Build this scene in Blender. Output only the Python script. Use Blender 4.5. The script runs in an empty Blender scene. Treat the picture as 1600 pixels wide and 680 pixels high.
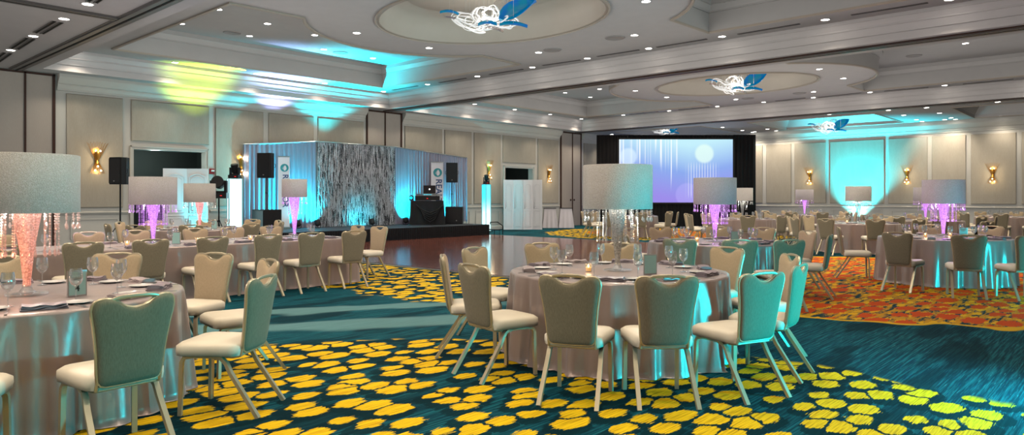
import bpy, bmesh, math, random
from mathutils import Vector, Matrix
from mathutils.geometry import tessellate_polygon
PI = math.pi
rnd = random.Random(7)
scn = bpy.context.scene
C = scn.collection

# ---------------------------------------------------------------- camera model
FPX, CXP, HY, EYE, TH = 1100.0, 800.0, 308.5, 1.45, math.radians(42.1)
FX, FY, RX, RY = -math.sin(TH), math.cos(TH), math.cos(TH), math.sin(TH)

def at(px, py, z):
    d = FPX * (EYE - z) / (py - HY)
    u = (px - CXP) / FPX
    return Vector((d * (FX + u * RX), d * (FY + u * RY), z))

def atd(px, d, z=0.0):
    u = (px - CXP) / FPX
    return Vector((d * (FX + u * RX), d * (FY + u * RY), z))

def scr(p):
    d = p[0] * FX + p[1] * FY
    l = p[0] * RX + p[1] * RY
    return CXP + FPX * l / max(d, .01), HY - FPX * (p[2] - EYE) / max(d, .01), d

# ---------------------------------------------------------------- materials
def lin(r, g, b):
    f = lambda c: (c / 255.0 / 12.92) if c <= 10 else ((c / 255.0 + .055) / 1.055) ** 2.4
    return (f(r), f(g), f(b), 1.0)

class NT:
    """small helper for node trees"""
    def __init__(s, name):
        s.m = bpy.data.materials.new(name)
        s.m.use_nodes = True
        s.t = s.m.node_tree
        s.n = s.t.nodes
        s.b = s.n['Principled BSDF']
        s.out = s.n['Material Output']
    def new(s, typ, **kw):
        n = s.n.new(typ)
        for k, v in kw.items():
            setattr(n, k, v)
        return n
    def link(s, a, b):
        s.t.links.new(a, b)
    def set(s, **kw):
        names = dict(color='Base Color', rough='Roughness', metal='Metallic', ec='Emission Color', es='Emission Strength',
                     alpha='Alpha', trans='Transmission Weight', ior='IOR', sheen='Sheen Weight', spec='Specular IOR Level',
                     coat='Coat Weight', cr='Coat Roughness')
        for k, v in kw.items():
            s.b.inputs[names[k]].default_value = v
        return s
    def math(s, op, a, b=None, c=None):
        n = s.new('ShaderNodeMath', operation=op)
        for i, v in enumerate((a, b, c)):
            if v is None: continue
            if hasattr(v, 'links') or hasattr(v, 'is_output'): s.link(v, n.inputs[i])
            else: n.inputs[i].default_value = v
        return n.outputs[0]
    def mix(s, fac, a, b):
        n = s.new('ShaderNodeMix', data_type='RGBA')
        for sock, v in ((n.inputs[0], fac), (n.inputs[6], a), (n.inputs[7], b)):
            if hasattr(v, 'is_output'): s.link(v, sock)
            else: sock.default_value = v
        return n.outputs[2]
    def smooth(s, v, lo, hi):
        n = s.new('ShaderNodeMapRange', interpolation_type='SMOOTHSTEP')
        s.link(v, n.inputs[0]); n.inputs[1].default_value = lo; n.inputs[2].default_value = hi
        return n.outputs[0]
    def coords(s, kind='Object', scale=(1, 1, 1), loc=(0, 0, 0), rot=(0, 0, 0)):
        if kind == 'World':
            o = s.new('ShaderNodeNewGeometry').outputs['Position']
        else:
            o = s.new('ShaderNodeTexCoord').outputs[kind]
        mp = s.new('ShaderNodeMapping')
        mp.inputs['Scale'].default_value = scale; mp.inputs['Location'].default_value = loc; mp.inputs['Rotation'].default_value = rot
        s.link(o, mp.inputs[0])
        return mp.outputs[0]
    def noise(s, vec, scale=5, detail=2, rough=.5, col=False):
        n = s.new('ShaderNodeTexNoise')
        n.inputs['Scale'].default_value = scale; n.inputs['Detail'].default_value = detail; n.inputs['Roughness'].default_value = rough
        s.link(vec, n.inputs['Vector'])
        return n.outputs['Color' if col else 'Fac']
    def voro(s, vec, scale=5, feature='F1', rand=1.0, out='Distance'):
        n = s.new('ShaderNodeTexVoronoi', feature=feature)
        n.inputs['Scale'].default_value = scale; n.inputs['Randomness'].default_value = rand
        s.link(vec, n.inputs['Vector'])
        return n.outputs[out]
    def bump(s, h, strength=.3, dist=.01):
        n = s.new('ShaderNodeBump')
        n.inputs['Strength'].default_value = strength; n.inputs['Distance'].default_value = dist
        s.link(h, n.inputs['Height']); s.link(n.outputs[0], s.b.inputs['Normal'])
    def color(s, sock):
        s.link(sock, s.b.inputs['Base Color'])

def plain(name, col, rough=.5, metal=0.0, **kw):
    t = NT(name); t.set(color=col, rough=rough, metal=metal, **kw); return t.m

def plaster(name, c1, c2, rough=.75, sc=3, bump=.06):
    t = NT(name)
    v = t.coords('World')
    t.color(t.mix(t.noise(v, sc, 4), c1, c2)); t.set(rough=rough)
    t.bump(t.noise(v, 90, 2), bump, .004)
    return t.m

def emis(name, col, s):
    t = NT(name); t.set(color=(0, 0, 0, 1), ec=col, es=s, rough=.6); return t.m

M = {}
M['ceiling'] = plaster('ceiling_paint', lin(196, 191, 187), lin(206, 201, 197))
M['tray'] = plaster('tray_paint', lin(186, 184, 180), lin(196, 193, 188))
M['dome'] = plaster('dome_paint', lin(205, 196, 180), lin(213, 204, 190))
M['trimw'] = plaster('white_trim_paint', lin(184, 182, 172), lin(192, 190, 180), .45)
M['lip'] = plaster('moulding_paint', lin(180, 168, 152), lin(190, 178, 162), .5)
M['dark_interior'] = plaster('dark_corridor_paint', lin(48, 52, 50), lin(60, 62, 58))
M['brown'] = plain('dark_brown_metal', lin(70, 44, 34), .4, .3)
M['track'] = plain('grey_aluminium_track', lin(120, 116, 114), .45, .5)
M['black'] = plain('matte_black', (.008, .008, .01, 1), .65)
M['black_gloss'] = plain('black_gloss', (.012, .012, .014, 1), .3)
M['grille_grey'] = plain('grille_grey', lin(165, 160, 156), .6)
M['slot'] = plain('vent_dark', (.02, .018, .016, 1), .8)
M['white_plastic'] = plain('white_plastic', lin(225, 225, 220), .4)
M['red'] = plain('red_plastic', lin(150, 25, 30), .4)
M['silver'] = plain('silver', lin(190, 190, 190), .28, 1)
M['wire'] = plain('steel_wire', lin(215, 212, 205), .35, .6)
M['china'] = plain('white_china', lin(232, 228, 220), .2)
M['wax'] = plain('candle_wax', lin(240, 225, 190), .5, ec=lin(255, 180, 90), es=.5)
M['flame'] = emis('flame', lin(255, 205, 130), 25)
M['gold'] = plain('brushed_gold', lin(196, 146, 72), .28, .9)
M['bulb'] = emis('bulb', lin(255, 226, 175), 9)
M['downlight'] = emis('downlight_glow', (1, .93, .84, 1), 12)
M['led_white'] = emis('led_column_white', lin(205, 250, 255), 2.2)
M['led_cyan'] = emis('led_cyan', lin(0, 210, 235), 3)
M['red_led'] = emis('red_led', lin(255, 40, 40), 1.0)
M['lens_blue'] = plain('lens_glass', lin(30, 120, 150), .08, .3, ec=lin(0, 150, 190), es=.35)
M['screen_door'] = plain('folding_screen_white', lin(222, 222, 222), .5)
M['stair_metal'] = plain('black_steel', (.015, .015, .017, 1), .4, .6)

def wall_fabric(name, c1, c2):
    t = NT(name)
    v = t.coords('World', (60, 60, 5))
    v2 = t.coords('World', (1.5, 1.5, .4))
    f = t.math('MULTIPLY_ADD', t.noise(v, 2, 3), .6, t.math('MULTIPLY', t.noise(v2, 3, 3), .4))
    t.color(t.mix(f, c1, c2)); t.set(rough=.9)
    t.bump(t.noise(v, 6, 2), .15, .004)
    return t.m
M['fabric_panel'] = wall_fabric('acoustic_panel_fabric', lin(138, 132, 118), lin(174, 167, 152))
M['closet'] = wall_fabric('folding_wall_vinyl', lin(152, 144, 134), lin(172, 163, 152))

def chair_cloth(name, c1, c2, fine=220):
    t = NT(name)
    v = t.coords('Object', (fine, fine, fine * .12))
    t.color(t.mix(t.noise(v, 1, 2), c1, c2)); t.set(rough=.85, sheen=.15)
    t.bump(t.noise(v, 1, 2), .25, .002)
    return t.m
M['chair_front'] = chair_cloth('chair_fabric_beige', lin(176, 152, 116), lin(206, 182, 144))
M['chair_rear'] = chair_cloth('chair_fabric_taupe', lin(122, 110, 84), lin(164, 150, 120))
M['seat'] = plain('seat_vinyl_cream', lin(250, 236, 208), .45)
M['chair_metal'] = plain('champagne_metal', lin(206, 190, 158), .34, .5)

def satin(name, c, c2):
    t = NT(name)
    v = t.coords('Object', (40, 40, 40))
    lw = t.new('ShaderNodeLayerWeight'); lw.inputs[0].default_value = .45
    t.color(t.mix(t.noise(v, 12, 2), c, c2))
    t.set(rough=.32, metal=.3, sheen=.3)
    t.bump(t.noise(t.coords('Object', (1, 1, .4)), 9, 3), .25, .02)
    return t.m
M['satin'] = satin('taupe_satin', lin(172, 150, 139), lin(182, 160, 149))
M['napkin'] = plain('grey_satin_napkin', lin(150, 136, 140), .45)
M['napkin_pale'] = plain('pale_satin_napkin', lin(176, 160, 156), .4)
M['white_satin'] = plain('white_satin', lin(215, 210, 212), .35)

def shade_mat():
    t = NT('glitter_shade')
    v = t.coords('Object')
    f = t.voro(v, 170)
    t.color(t.mix(t.smooth(f, .1, .6), lin(255, 250, 238), lin(214, 204, 190)))
    t.set(rough=.3, metal=.0)
    t.bump(t.math('SUBTRACT', 1.0, f), .6, .005)
    tr = t.new('ShaderNodeBsdfTranslucent'); tr.inputs[0].default_value = (.95, .9, .86, 1)
    mx = t.new('ShaderNodeMixShader'); t.link(t.math('MULTIPLY_ADD', t.smooth(t.voro(v, 46), .45, .15), .5, .18), mx.inputs[0])
    t.link(t.b.outputs[0], mx.inputs[1]); t.link(tr.outputs[0], mx.inputs[2]); t.link(mx.outputs[0], t.out.inputs[0])
    return t.m
M['shade'] = shade_mat()

def clear(name, tint, alpha, rough=.04, edge=.75, emit=None, es=0.0, ior=1.45):
    """thin clear glass: transparent face-on, glossy towards the edges"""
    t = NT(name)
    t.n.remove(t.b)
    tr = t.new('ShaderNodeBsdfTransparent'); tr.inputs[0].default_value = tint
    gl = t.new('ShaderNodeBsdfGlossy'); gl.inputs[0].default_value = (1, 1, 1, 1); gl.inputs['Roughness'].default_value = rough
    df = t.new('ShaderNodeBsdfDiffuse'); df.inputs[0].default_value = (.8, .82, .82, 1)
    ad = t.new('ShaderNodeMixShader'); ad.inputs[0].default_value = .25
    t.link(gl.outputs[0], ad.inputs[1]); t.link(df.outputs[0], ad.inputs[2])
    lw = t.new('ShaderNodeLayerWeight'); lw.inputs[0].default_value = .3
    fac = t.math('MULTIPLY_ADD', lw.outputs['Facing'], edge, alpha)
    mx = t.new('ShaderNodeMixShader'); t.link(fac, mx.inputs[0])
    t.link(tr.outputs[0], mx.inputs[1]); t.link(ad.outputs[0], mx.inputs[2])
    last = mx.outputs[0]
    if emit:
        em = t.new('ShaderNodeEmission'); em.inputs[0].default_value = emit; em.inputs[1].default_value = es
        a2 = t.new('ShaderNodeAddShader'); t.link(last, a2.inputs[0]); t.link(em.outputs[0], a2.inputs[1]); last = a2.outputs[0]
    t.link(last, t.out.inputs[0])
    return t.m
M['glass'] = clear('wine_glass_clear', (.95, .97, .97, 1), .11, .03, 1.0)
M['crystal'] = clear('crystal_clear', (.93, .95, .95, 1), .3, .12, .6)
M['votive'] = clear('votive_glass', (1, .97, .9, 1), .1)
M['petal_clear'] = clear('petal_clear', (.92, .92, .92, 1), .2, .1, .7)

def crystal_vase(name, col, es):
    t = NT(name)
    v = t.coords('Object', (1, 1, 1))
    f = t.voro(v, 75)
    t.color(t.mix(f, lin(235, 235, 230), lin(120, 120, 118)))
    t.set(rough=.15, metal=.1)
    t.bump(f, 1, .008)
    if es > 0:
        t.link(t.mix(f, col, tuple(c * .45 for c in col[:3]) + (1,)), t.b.inputs['Emission Color'])
        t.b.inputs['Emission Strength'].default_value = es
    tr = t.new('ShaderNodeBsdfTransparent')
    mx = t.new('ShaderNodeMixShader'); mx.inputs[0].default_value = .8 if es > 0 else .68
    t.link(tr.outputs[0], mx.inputs[1]); t.link(t.b.outputs[0], mx.inputs[2]); t.link(mx.outputs[0], t.out.inputs[0])
    return t.m
VIO, ORA = lin(205, 110, 245), lin(255, 130, 95)
M['vase_clear'] = crystal_vase('crystal_vase_clear', (1, 1, 1, 1), 0)
M['vase_violet'] = crystal_vase('crystal_vase_violet', VIO, .9)
M['vase_orange'] = crystal_vase('crystal_vase_orange', ORA, .55)
M['vase_pink'] = crystal_vase('crystal_vase_pink', lin(255, 120, 130), .8)
M['crystal_violet'] = clear('crystal_violet_lit', (.9, .8, .95, 1), .3, .15, .5, VIO, .12)
M['crystal_orange'] = clear('crystal_orange_lit', (.95, .92, .9, 1), .22, .15, .5, ORA, .05)

def loop_glass():
    t = NT('lit_white_glass'); t.set(color=(.9, .9, .9, 1), rough=.1, ec=(1, .97, .92, 1), es=.3); return t.m
M['loop'] = loop_glass()
t = NT('blue_petal_glass')
v = t.coords('Object')
t.color(t.mix(t.smooth(t.noise(v, 3, 2), .4, .6), lin(10, 135, 150), lin(10, 90, 190)))
t.set(rough=.08, ec=lin(0, 120, 170), es=.28)
M['petal_blue'] = t.m

# carpet --------------------------------------------------------------------
def carpet():
    t = NT('ballroom_carpet')
    pos = t.new('ShaderNodeNewGeometry').outputs['Position']
    sep = t.new('ShaderNodeSeparateXYZ'); t.link(pos, sep.inputs[0])
    X, Y = sep.outputs[0], sep.outputs[1]
    big = t.noise(t.coords('World'), .9, 2)
    wob = t.math('MULTIPLY_ADD', big, 1.3, -.65)
    def zone(cx, cy, r, soft=.12):
        dx = t.math('SUBTRACT', X, cx); dy = t.math('SUBTRACT', Y, cy)
        d = t.math('SQRT', t.math('ADD', t.math('MULTIPLY', dx, dx), t.math('MULTIPLY', dy, dy)))
        d = t.math('ADD', d, wob)
        n = t.new('ShaderNodeMapRange', interpolation_type='SMOOTHSTEP')
        t.link(d, n.inputs[0]); n.inputs[1].default_value = r; n.inputs[2].default_value = r - soft
        return n.outputs[0], d
    # streaks along Y (the broadloom's run)
    sv = t.coords('World', (38, 1.1, 1))
    streak = t.noise(sv, 1.6, 3, .6)
    sv2 = t.coords('World', (85, 2.2, 1), (3, 7, 0))
    fine = t.noise(sv2, 1.5, 2, .6)
    wave = t.noise(t.coords('World', (1.3, .33, 1), (2.2, .4, 0)), 1.3, 3, .55)
    base = t.mix(t.smooth(streak, .42, .66), lin(8, 58, 70), lin(26, 104, 112))
    base = t.mix(t.smooth(fine, .62, .74), base, lin(64, 140, 142))
    base = t.mix(t.smooth(fine, .36, .3), base, lin(14, 34, 84))
    dark = t.smooth(wave, .50, .43)
    base = t.mix(t.math('MULTIPLY', dark, .75), base, lin(6, 40, 48))
    # pale grey wave band between the yellow fields
    nb = t.math('MULTIPLY_ADD', t.noise(t.coords('World', (.55, .3, 1)), 1.6, 2), 1.5, -.75)
    # distance along x + slope so that the band runs roughly along y
    band = t.math('ADD', t.math('MULTIPLY_ADD', Y, -.62, X), nb)
    def strip(c, w):
        dd = t.math('ABSOLUTE', t.math('SUBTRACT', band, c))
        n = t.new('ShaderNodeMapRange', interpolation_type='SMOOTHSTEP')
        t.link(dd, n.inputs[0]); n.inputs[1].default_value = w; n.inputs[2].default_value = w * .55
        return n.outputs[0]
    lim = t.math('MULTIPLY', t.smooth(Y, 0.5, 2.0), t.math('SUBTRACT', 1.0, t.smooth(Y, 6.3, 8.0)))
    st = t.math('MULTIPLY', t.math('MAXIMUM', strip(-9.75, .42), strip(-11.1, .3)), lim)
    base = t.mix(t.math('MULTIPLY', st, .8), base, t.mix(streak, lin(70, 128, 128), lin(128, 160, 158)))
    # blobs: Voronoi cells longer along Y
    dist = t.noise(t.coords('World', (11, 3.2, 1)), 1.4, 4, .7, col=True)
    def blobs(sx, sy, off, thr, rag=.5, gap=.04):
        mp = t.coords('World', (sx, sy, 1), off)
        dsub = t.new('ShaderNodeVectorMath', operation='SUBTRACT'); t.link(dist, dsub.inputs[0]); dsub.inputs[1].default_value = (.5, .5, .5)
        dsc = t.new('ShaderNodeVectorMath', operation='SCALE'); t.link(dsub.outputs[0], dsc.inputs[0]); dsc.inputs['Scale'].default_value = rag
        ad = t.new('ShaderNodeVectorMath', operation='ADD'); t.link(mp, ad.inputs[0]); t.link(dsc.outputs[0], ad.inputs[1])
        n = t.new('ShaderNodeTexVoronoi', feature='F1', voronoi_dimensions='2D'); n.inputs['Scale'].default_value = 1; n.inputs['Randomness'].default_value = .74
        t.link(ad.outputs[0], n.inputs['Vector'])
        cs = t.new('ShaderNodeSeparateColor'); t.link(n.outputs['Color'], cs.inputs[0])
        ragged = t.math('ADD', t.math('MULTIPLY_ADD', fine, .3, n.outputs['Distance']), t.math('MULTIPLY_ADD', cs.outputs[0], .2, -.11))
        e = t.new('ShaderNodeTexVoronoi', feature='DISTANCE_TO_EDGE', voronoi_dimensions='2D'); e.inputs['Scale'].default_value = 1; e.inputs['Randomness'].default_value = .74
        t.link(ad.outputs[0], e.inputs['Vector'])
        return t.math('MULTIPLY', t.smooth(ragged, thr + .03, thr), t.smooth(e.outputs['Distance'], gap, gap + .025))
    SX, SY = 4.7, 3.1
    b_main = blobs(SX, SY, (0, 0, 0), .51)
    b_dark = blobs(SX, SY, (-.2, .25, 0), .68, gap=.0)
    ytex = t.mix(t.smooth(fine, .45, .64), lin(255, 208, 28), lin(208, 156, 14))
    z1, _ = zone(-2.1, 1.7, 4.6)
    z2, _ = zone(-9.3, 10.9, 4.7)
    z3, _ = zone(-3.5, 13.6, 4.9, .05)
    z3i, _ = zone(-3.5, 13.6, 4.72, .05)
    z4, _ = zone(-14.3, 25.3, 5.0)
    z4i, _ = zone(-14.3, 25.8, 3.6)
    z5, _ = zone(-1.0, 22.5, 3.2)
    yz = t.math('MAXIMUM', t.math('MAXIMUM', z1, z2), t.math('MAXIMUM', z4, z5))
    col = t.mix(t.math('MULTIPLY', t.math('MULTIPLY', b_dark, yz), .85), base, lin(2, 38, 44))
    col = t.mix(t.math('MULTIPLY', b_main, yz), col, ytex)
    # orange fields
    o_bl = blobs(3.4, 1.7, (.3, .7, 0), .50, .8, .07)
    o_b2 = blobs(7.0, 2.6, (1.3, .2, 0), .40, .9, .06)
    on = t.noise(t.coords('World', (7, 1.2, 1), (5, 1, 0)), 1.6, 4, .7)
    ob = t.mix(t.smooth(on, .44, .54), lin(22, 62, 70), lin(214, 152, 22))
    ob = t.mix(t.smooth(fine, .6, .7), ob, lin(124, 126, 112))
    ob = t.mix(o_b2, ob, lin(236, 180, 26))
    ob = t.mix(o_bl, ob, t.mix(fine, lin(226, 92, 18), lin(202, 70, 20)))
    oz = t.math('MAXIMUM', z3i, z4i)
    col = t.mix(z3, col, lin(228, 178, 30))
    col = t.mix(oz, col, ob)
    t.color(col)
    t.set(rough=.95, spec=.1)
    t.bump(t.noise(t.coords('World', (140, 140, 1)), 2, 2), .25, .004)
    return t.m
M['carpet'] = carpet()

def parquet():
    t = NT('dance_floor_parquet')
    v = t.coords('World')
    br = t.new('ShaderNodeTexBrick'); br.offset = .5
    br.inputs['Scale'].default_value = 1; br.inputs['Brick Width'].default_value = .46; br.inputs['Row Height'].default_value = .092
    br.inputs['Mortar Size'].default_value = .002; br.inputs['Bias'].default_value = 0
    br.inputs['Color1'].default_value = lin(92, 48, 36); br.inputs['Color2'].default_value = lin(134, 78, 60); br.inputs['Mortar'].default_value = lin(60, 30, 24)
    t.link(v, br.inputs['Vector'])
    g = t.noise(t.coords('World', (3, 30, 1)), 2, 4, .6)
    t.color(t.mix(t.math('MULTIPLY', g, .5), br.outputs[0], lin(74, 40, 34)))
    t.set(rough=.13)
    t.bump(t.noise(v, 2.5, 3), .03, .02)
    return t.m
M['parquet'] = parquet()

def drape_mat(name, c1, c2, rough=.4, metal=.2):
    t = NT(name)
    v = t.coords('Object', (8, 8, .6))
    t.color(t.mix(t.noise(v, 3, 3), c1, c2)); t.set(rough=rough, metal=metal, sheen=.3)
    return t.m
M['drape_silver'] = drape_mat('silver_sheer_drape', lin(150, 147, 166), lin(112, 112, 130))
M['drape_black'] = plain('black_velour', (.004, .004, .005, 1), .9)
M['skirt_black'] = plain('black_skirt', (.006, .006, .008, 1), .75)
def sequin():
    t = NT('sequin_drape')
    v = t.coords('Object', (1, 1, .3))
    v2 = t.coords('Object')
    st = t.noise(t.coords('Object', (3, 26, 1.4)), 1.4, 3, .7)
    sp = t.noise(t.coords('Object', (1, 1, .6)), 60, 2, .6)
    f = t.voro(v2, 55)
    k = t.math('MULTIPLY_ADD', st, .65, t.math('MULTIPLY', sp, .35))
    t.color(t.mix(t.smooth(k, .43, .6), lin(24, 28, 34), lin(232, 234, 240)))
    t.set(rough=.32, metal=.4)
    t.bump(t.math('ADD', k, t.math('MULTIPLY', f, .4)), .8, .03)
    return t.m
M['sequin'] = sequin()
M['silver_swag'] = plain('silver_sequin_string', lin(205, 208, 214), .3, .5)
def stage_top():
    t = NT('stage_deck_carpet'); v = t.coords('World')
    t.color(t.mix(t.noise(v, 40, 3), lin(14, 22, 30), lin(30, 40, 50))); t.set(rough=.6); return t.m
M['stage_top'] = stage_top()

def projection():
    t = NT('projected_image')
    tc = t.new('ShaderNodeTexCoord').outputs['Object']     # x 0..1 across, z 0..1 up (object is scaled to its size)
    sp = t.new('ShaderNodeSeparateXYZ'); t.link(tc, sp.inputs[0])
    x, z = sp.outputs[0], sp.outputs[2]
    cr = t.new('ShaderNodeValToRGB'); t.link(t.math('ADD', z, t.math('MULTIPLY', t.math('ABSOLUTE', t.math('SUBTRACT', x, .62)), -.35)), cr.inputs[0])
    cr.color_ramp.elements[0].color = lin(150, 135, 225); cr.color_ramp.elements[1].color = lin(190, 232, 244)
    e = cr.color_ramp.elements.new(.45); e.color = lin(135, 165, 230)
    cr.color_ramp.elements[0].position = 0; cr.color_ramp.elements[2].position = .9
    n1 = t.new('ShaderNodeTexNoise', noise_dimensions='1D'); n1.inputs['Scale'].default_value = 42; n1.inputs['Detail'].default_value = 3; t.link(x, n1.inputs['W'])
    n2 = t.new('ShaderNodeTexNoise', noise_dimensions='1D'); n2.inputs['Scale'].default_value = 17; n2.inputs['Detail'].default_value = 1; t.link(x, n2.inputs['W'])
    # each streak hangs down from the top to its own length, on the left half
    ln = t.math('MULTIPLY_ADD', n2.outputs[0], 1.5, -.35)
    fade = t.smooth(t.math('SUBTRACT', t.math('ADD', z, ln), .85), 0, .35)
    left = t.smooth(t.math('SUBTRACT', .56, x), 0, .05)
    st = t.math('MULTIPLY', t.math('MULTIPLY', t.smooth(n1.outputs[0], .5, .68), fade), left)
    c = t.mix(t.math('MULTIPLY', st, .9), cr.outputs[0], (1, 1, 1, 1))
    def disc(cx, cz, r, s, col, k):
        nonlocal c
        dx = t.math('MULTIPLY', t.math('SUBTRACT', x, cx), 1.8); dz = t.math('SUBTRACT', z, cz)
        d = t.math('SQRT', t.math('ADD', t.math('MULTIPLY', dx, dx), t.math('MULTIPLY', dz, dz)))
        n = t.new('ShaderNodeMapRange', interpolation_type='SMOOTHSTEP'); t.link(d, n.inputs[0]); n.inputs[1].default_value = r; n.inputs[2].default_value = r - s
        c = t.mix(t.math('MULTIPLY', n.outputs[0], k), c, col)
    disc(.75, .77, .17, .05, lin(225, 250, 240), .75)
    disc(.08, .72, .16, .05, lin(225, 245, 255), .55)
    disc(.60, .12, .2, .03, lin(190, 180, 250), .3)
    # fine vertical bars below the right disc
    wv = t.math('SINE', t.math('MULTIPLY', x, 260))
    box = t.math('MULTIPLY', t.math('MULTIPLY', t.smooth(t.math('ABSOLUTE', t.math('SUBTRACT', x, .73)), .16, .1), t.smooth(t.math('ABSOLUTE', t.math('SUBTRACT', z, .35)), .32, .2)), t.smooth(wv, .1, .7))
    c = t.mix(t.math('MULTIPLY', box, .35), c, (1, 1, 1, 1))
    t.set(color=(0, 0, 0, 1), rough=1)
    t.link(c, t.b.inputs['Emission Color']); t.b.inputs['Emission Strength'].default_value = .72
    return t.m
M['projection'] = projection()
M['banner'] = plain('banner_white', lin(222, 224, 232), .5)
M['ink_teal'] = plain('ink_teal', lin(40, 150, 160), .5)
M['ink_navy'] = plain('ink_navy', lin(28, 72, 130), .5)
M['ink_dark'] = plain('ink_dark', lin(40, 60, 60), .6)
M['card_mint'] = plain('card_mint', lin(190, 232, 222), .5)
M['card_cream'] = plain('card_cream', lin(225, 220, 200), .5)
M['jacket'] = plain('black_wool', (.004, .004, .005, 1), .9)

# ---------------------------------------------------------------- mesh building
class MB:
    def __init__(s): s.bm = bmesh.new(); s.mi = 0
    def face(s, vs):
        try:
            f = s.bm.faces.new(vs); f.material_index = s.mi; return f
        except ValueError: return None
    def v(s, p): return s.bm.verts.new(p)
    def box(s, c, size, rz=0, M4=None):
        hx, hy, hz = size[0] / 2, size[1] / 2, size[2] / 2
        r = Matrix.Rotation(rz, 3, 'Z')
        vs = []
        for x, y, z in ((-1, -1, -1), (1, -1, -1), (1, 1, -1), (-1, 1, -1), (-1, -1, 1), (1, -1, 1), (1, 1, 1), (-1, 1, 1)):
            p = r @ Vector((x * hx, y * hy, z * hz)) + Vector(c)
            if M4: p = M4 @ p
            vs.append(s.v(p))
        for f in ((0, 3, 2, 1), (4, 5, 6, 7), (0, 1, 5, 4), (1, 2, 6, 5), (2, 3, 7, 6), (3, 0, 4, 7)):
            s.face([vs[i] for i in f])
        return s
    def lathe(s, prof, n=24, c=(0, 0, 0), cap0=True, cap1=True):
        rings = []
        for r, z in prof:
            if r < 1e-5: rings.append([s.v((c[0], c[1], c[2] + z))])
            else: rings.append([s.v((c[0] + r * math.cos(2 * PI * i / n), c[1] + r * math.sin(2 * PI * i / n), c[2] + z)) for i in range(n)])
        for a, b in zip(rings, rings[1:]):
            for i in range(n):
                j = (i + 1) % n
                if len(a) == 1 and len(b) == 1: continue
                if len(a) == 1: s.face([a[0], b[j], b[i]])
                elif len(b) == 1: s.face([a[i], a[j], b[0]])
                else: s.face([a[i], a[j], b[j], b[i]])
        if cap0 and len(rings[0]) > 1: s.face(rings[0][::-1])
        if cap1 and len(rings[-1]) > 1: s.face(rings[-1])
        return s
    def tube(s, pts, r, n=8, closed=False, flat=1.0, cap=True):
        pts = [Vector(p) for p in pts]
        rs = r if isinstance(r, (list, tuple)) else [r] * len(pts)
        rings = []
        up0 = None
        N = len(pts)
        for i, p in enumerate(pts):
            if closed: d = pts[(i + 1) % N] - pts[i - 1]
            else: d = pts[min(i + 1, N - 1)] - pts[max(i - 1, 0)]
            if d.length < 1e-9: d = Vector((0, 0, 1))
            d.normalize()
            if up0 is None:
                up0 = Vector((1, 0, 0)) if abs(d.x) < .9 else Vector((0, 1, 0))
            a = (up0 - d * up0.dot(d))
            if a.length < 1e-6: a = d.orthogonal()
            a.normalize(); b = d.cross(a); up0 = a
            rings.append([s.v(p + (a * math.cos(2 * PI * k / n + PI / n) + b * flat * math.sin(2 * PI * k / n + PI / n)) * rs[i]) for k in range(n)])
        m = N if closed else N - 1
        for i in range(m):
            A, B = rings[i], rings[(i + 1) % N]
            for k in range(n):
                l = (k + 1) % n
                s.face([A[k], A[l], B[l], B[k]])
        if cap and not closed: s.face(rings[0][::-1]); s.face(rings[-1])
        return s
    def cyl(s, a, b, r, n=12, r2=None):
        return s.tube([a, b], [r, r2 if r2 is not None else r], n)
    def poly(s, outer, z, holes=(), up=False):
        loops = [[Vector((p[0], p[1], 0)) for p in outer]] + [[Vector((p[0], p[1], 0)) for p in h] for h in holes]
        flat = [p for l in loops for p in l]
        vs = [s.v((p.x, p.y, z)) for p in flat]
        for t in tessellate_polygon(loops):
            a, b, c = (flat[i] for i in t)
            up_now = (b - a).cross(c - a).z > 0
            idx = t if up_now == up else t[::-1]
            s.face([vs[i] for i in idx])
        return s
    def prism(s, outline, z0, z1):
        n = len(outline)
        a = [s.v((p[0], p[1], z0)) for p in outline]; b = [s.v((p[0], p[1], z1)) for p in outline]
        for i in range(n):
            j = (i + 1) % n; s.face([a[i], a[j], b[j], b[i]])
        s.face(a[::-1]); s.face(b); return s
    def sweep(s, loop, prof):
        """profile (offset to the inside of a CCW loop, z) swept round the loop"""
        n = len(loop); L = [Vector((p[0], p[1])) for p in loop]
        nor = []
        for i in range(n):
            e1 = (L[i] - L[i - 1]).normalized(); e2 = (L[(i + 1) % n] - L[i]).normalized()
            n1 = Vector((-e1.y, e1.x)); n2 = Vector((-e2.y, e2.x))
            m = n1 + n2; m = m / max(m.dot(n1), .35)
            nor.append(m)
        rings = [[s.v((L[i].x + nor[i].x * o, L[i].y + nor[i].y * o, z)) for i in range(n)] for o, z in prof]
        for A, B in zip(rings, rings[1:]):
            for i in range(n):
                j = (i + 1) % n; s.face([A[i], B[i], B[j], A[j]])
        return [(L[i].x + nor[i].x * prof[-1][0], L[i].y + nor[i].y * prof[-1][0]) for i in range(n)]
    def transform(s, m): bmesh.ops.transform(s.bm, matrix=m, verts=s.bm.verts); return s
    def mesh(s, name, mats, smooth=True, angle=40):
        me = bpy.data.meshes.new(name)
        bmesh.ops.recalc_face_normals(s.bm, faces=s.bm.faces) if getattr(s, 'recalc', False) else None
        s.bm.to_mesh(me); s.bm.free()
        for m in (mats if isinstance(mats, (list, tuple)) else [mats]): me.materials.append(m)
        if smooth:
            me.shade_smooth(); me.set_sharp_from_angle(angle=math.radians(angle))
        return me
    def build(s, name, mats, parent=None, smooth=True, angle=40, loc=None, rz=None):
        o = bpy.data.objects.new(name, s.mesh(name, mats, smooth, angle)); C.objects.link(o)
        if parent: o.parent = parent
        if loc is not None: o.location = loc
        if rz is not None: o.rotation_euler.z = rz
        return o

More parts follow.
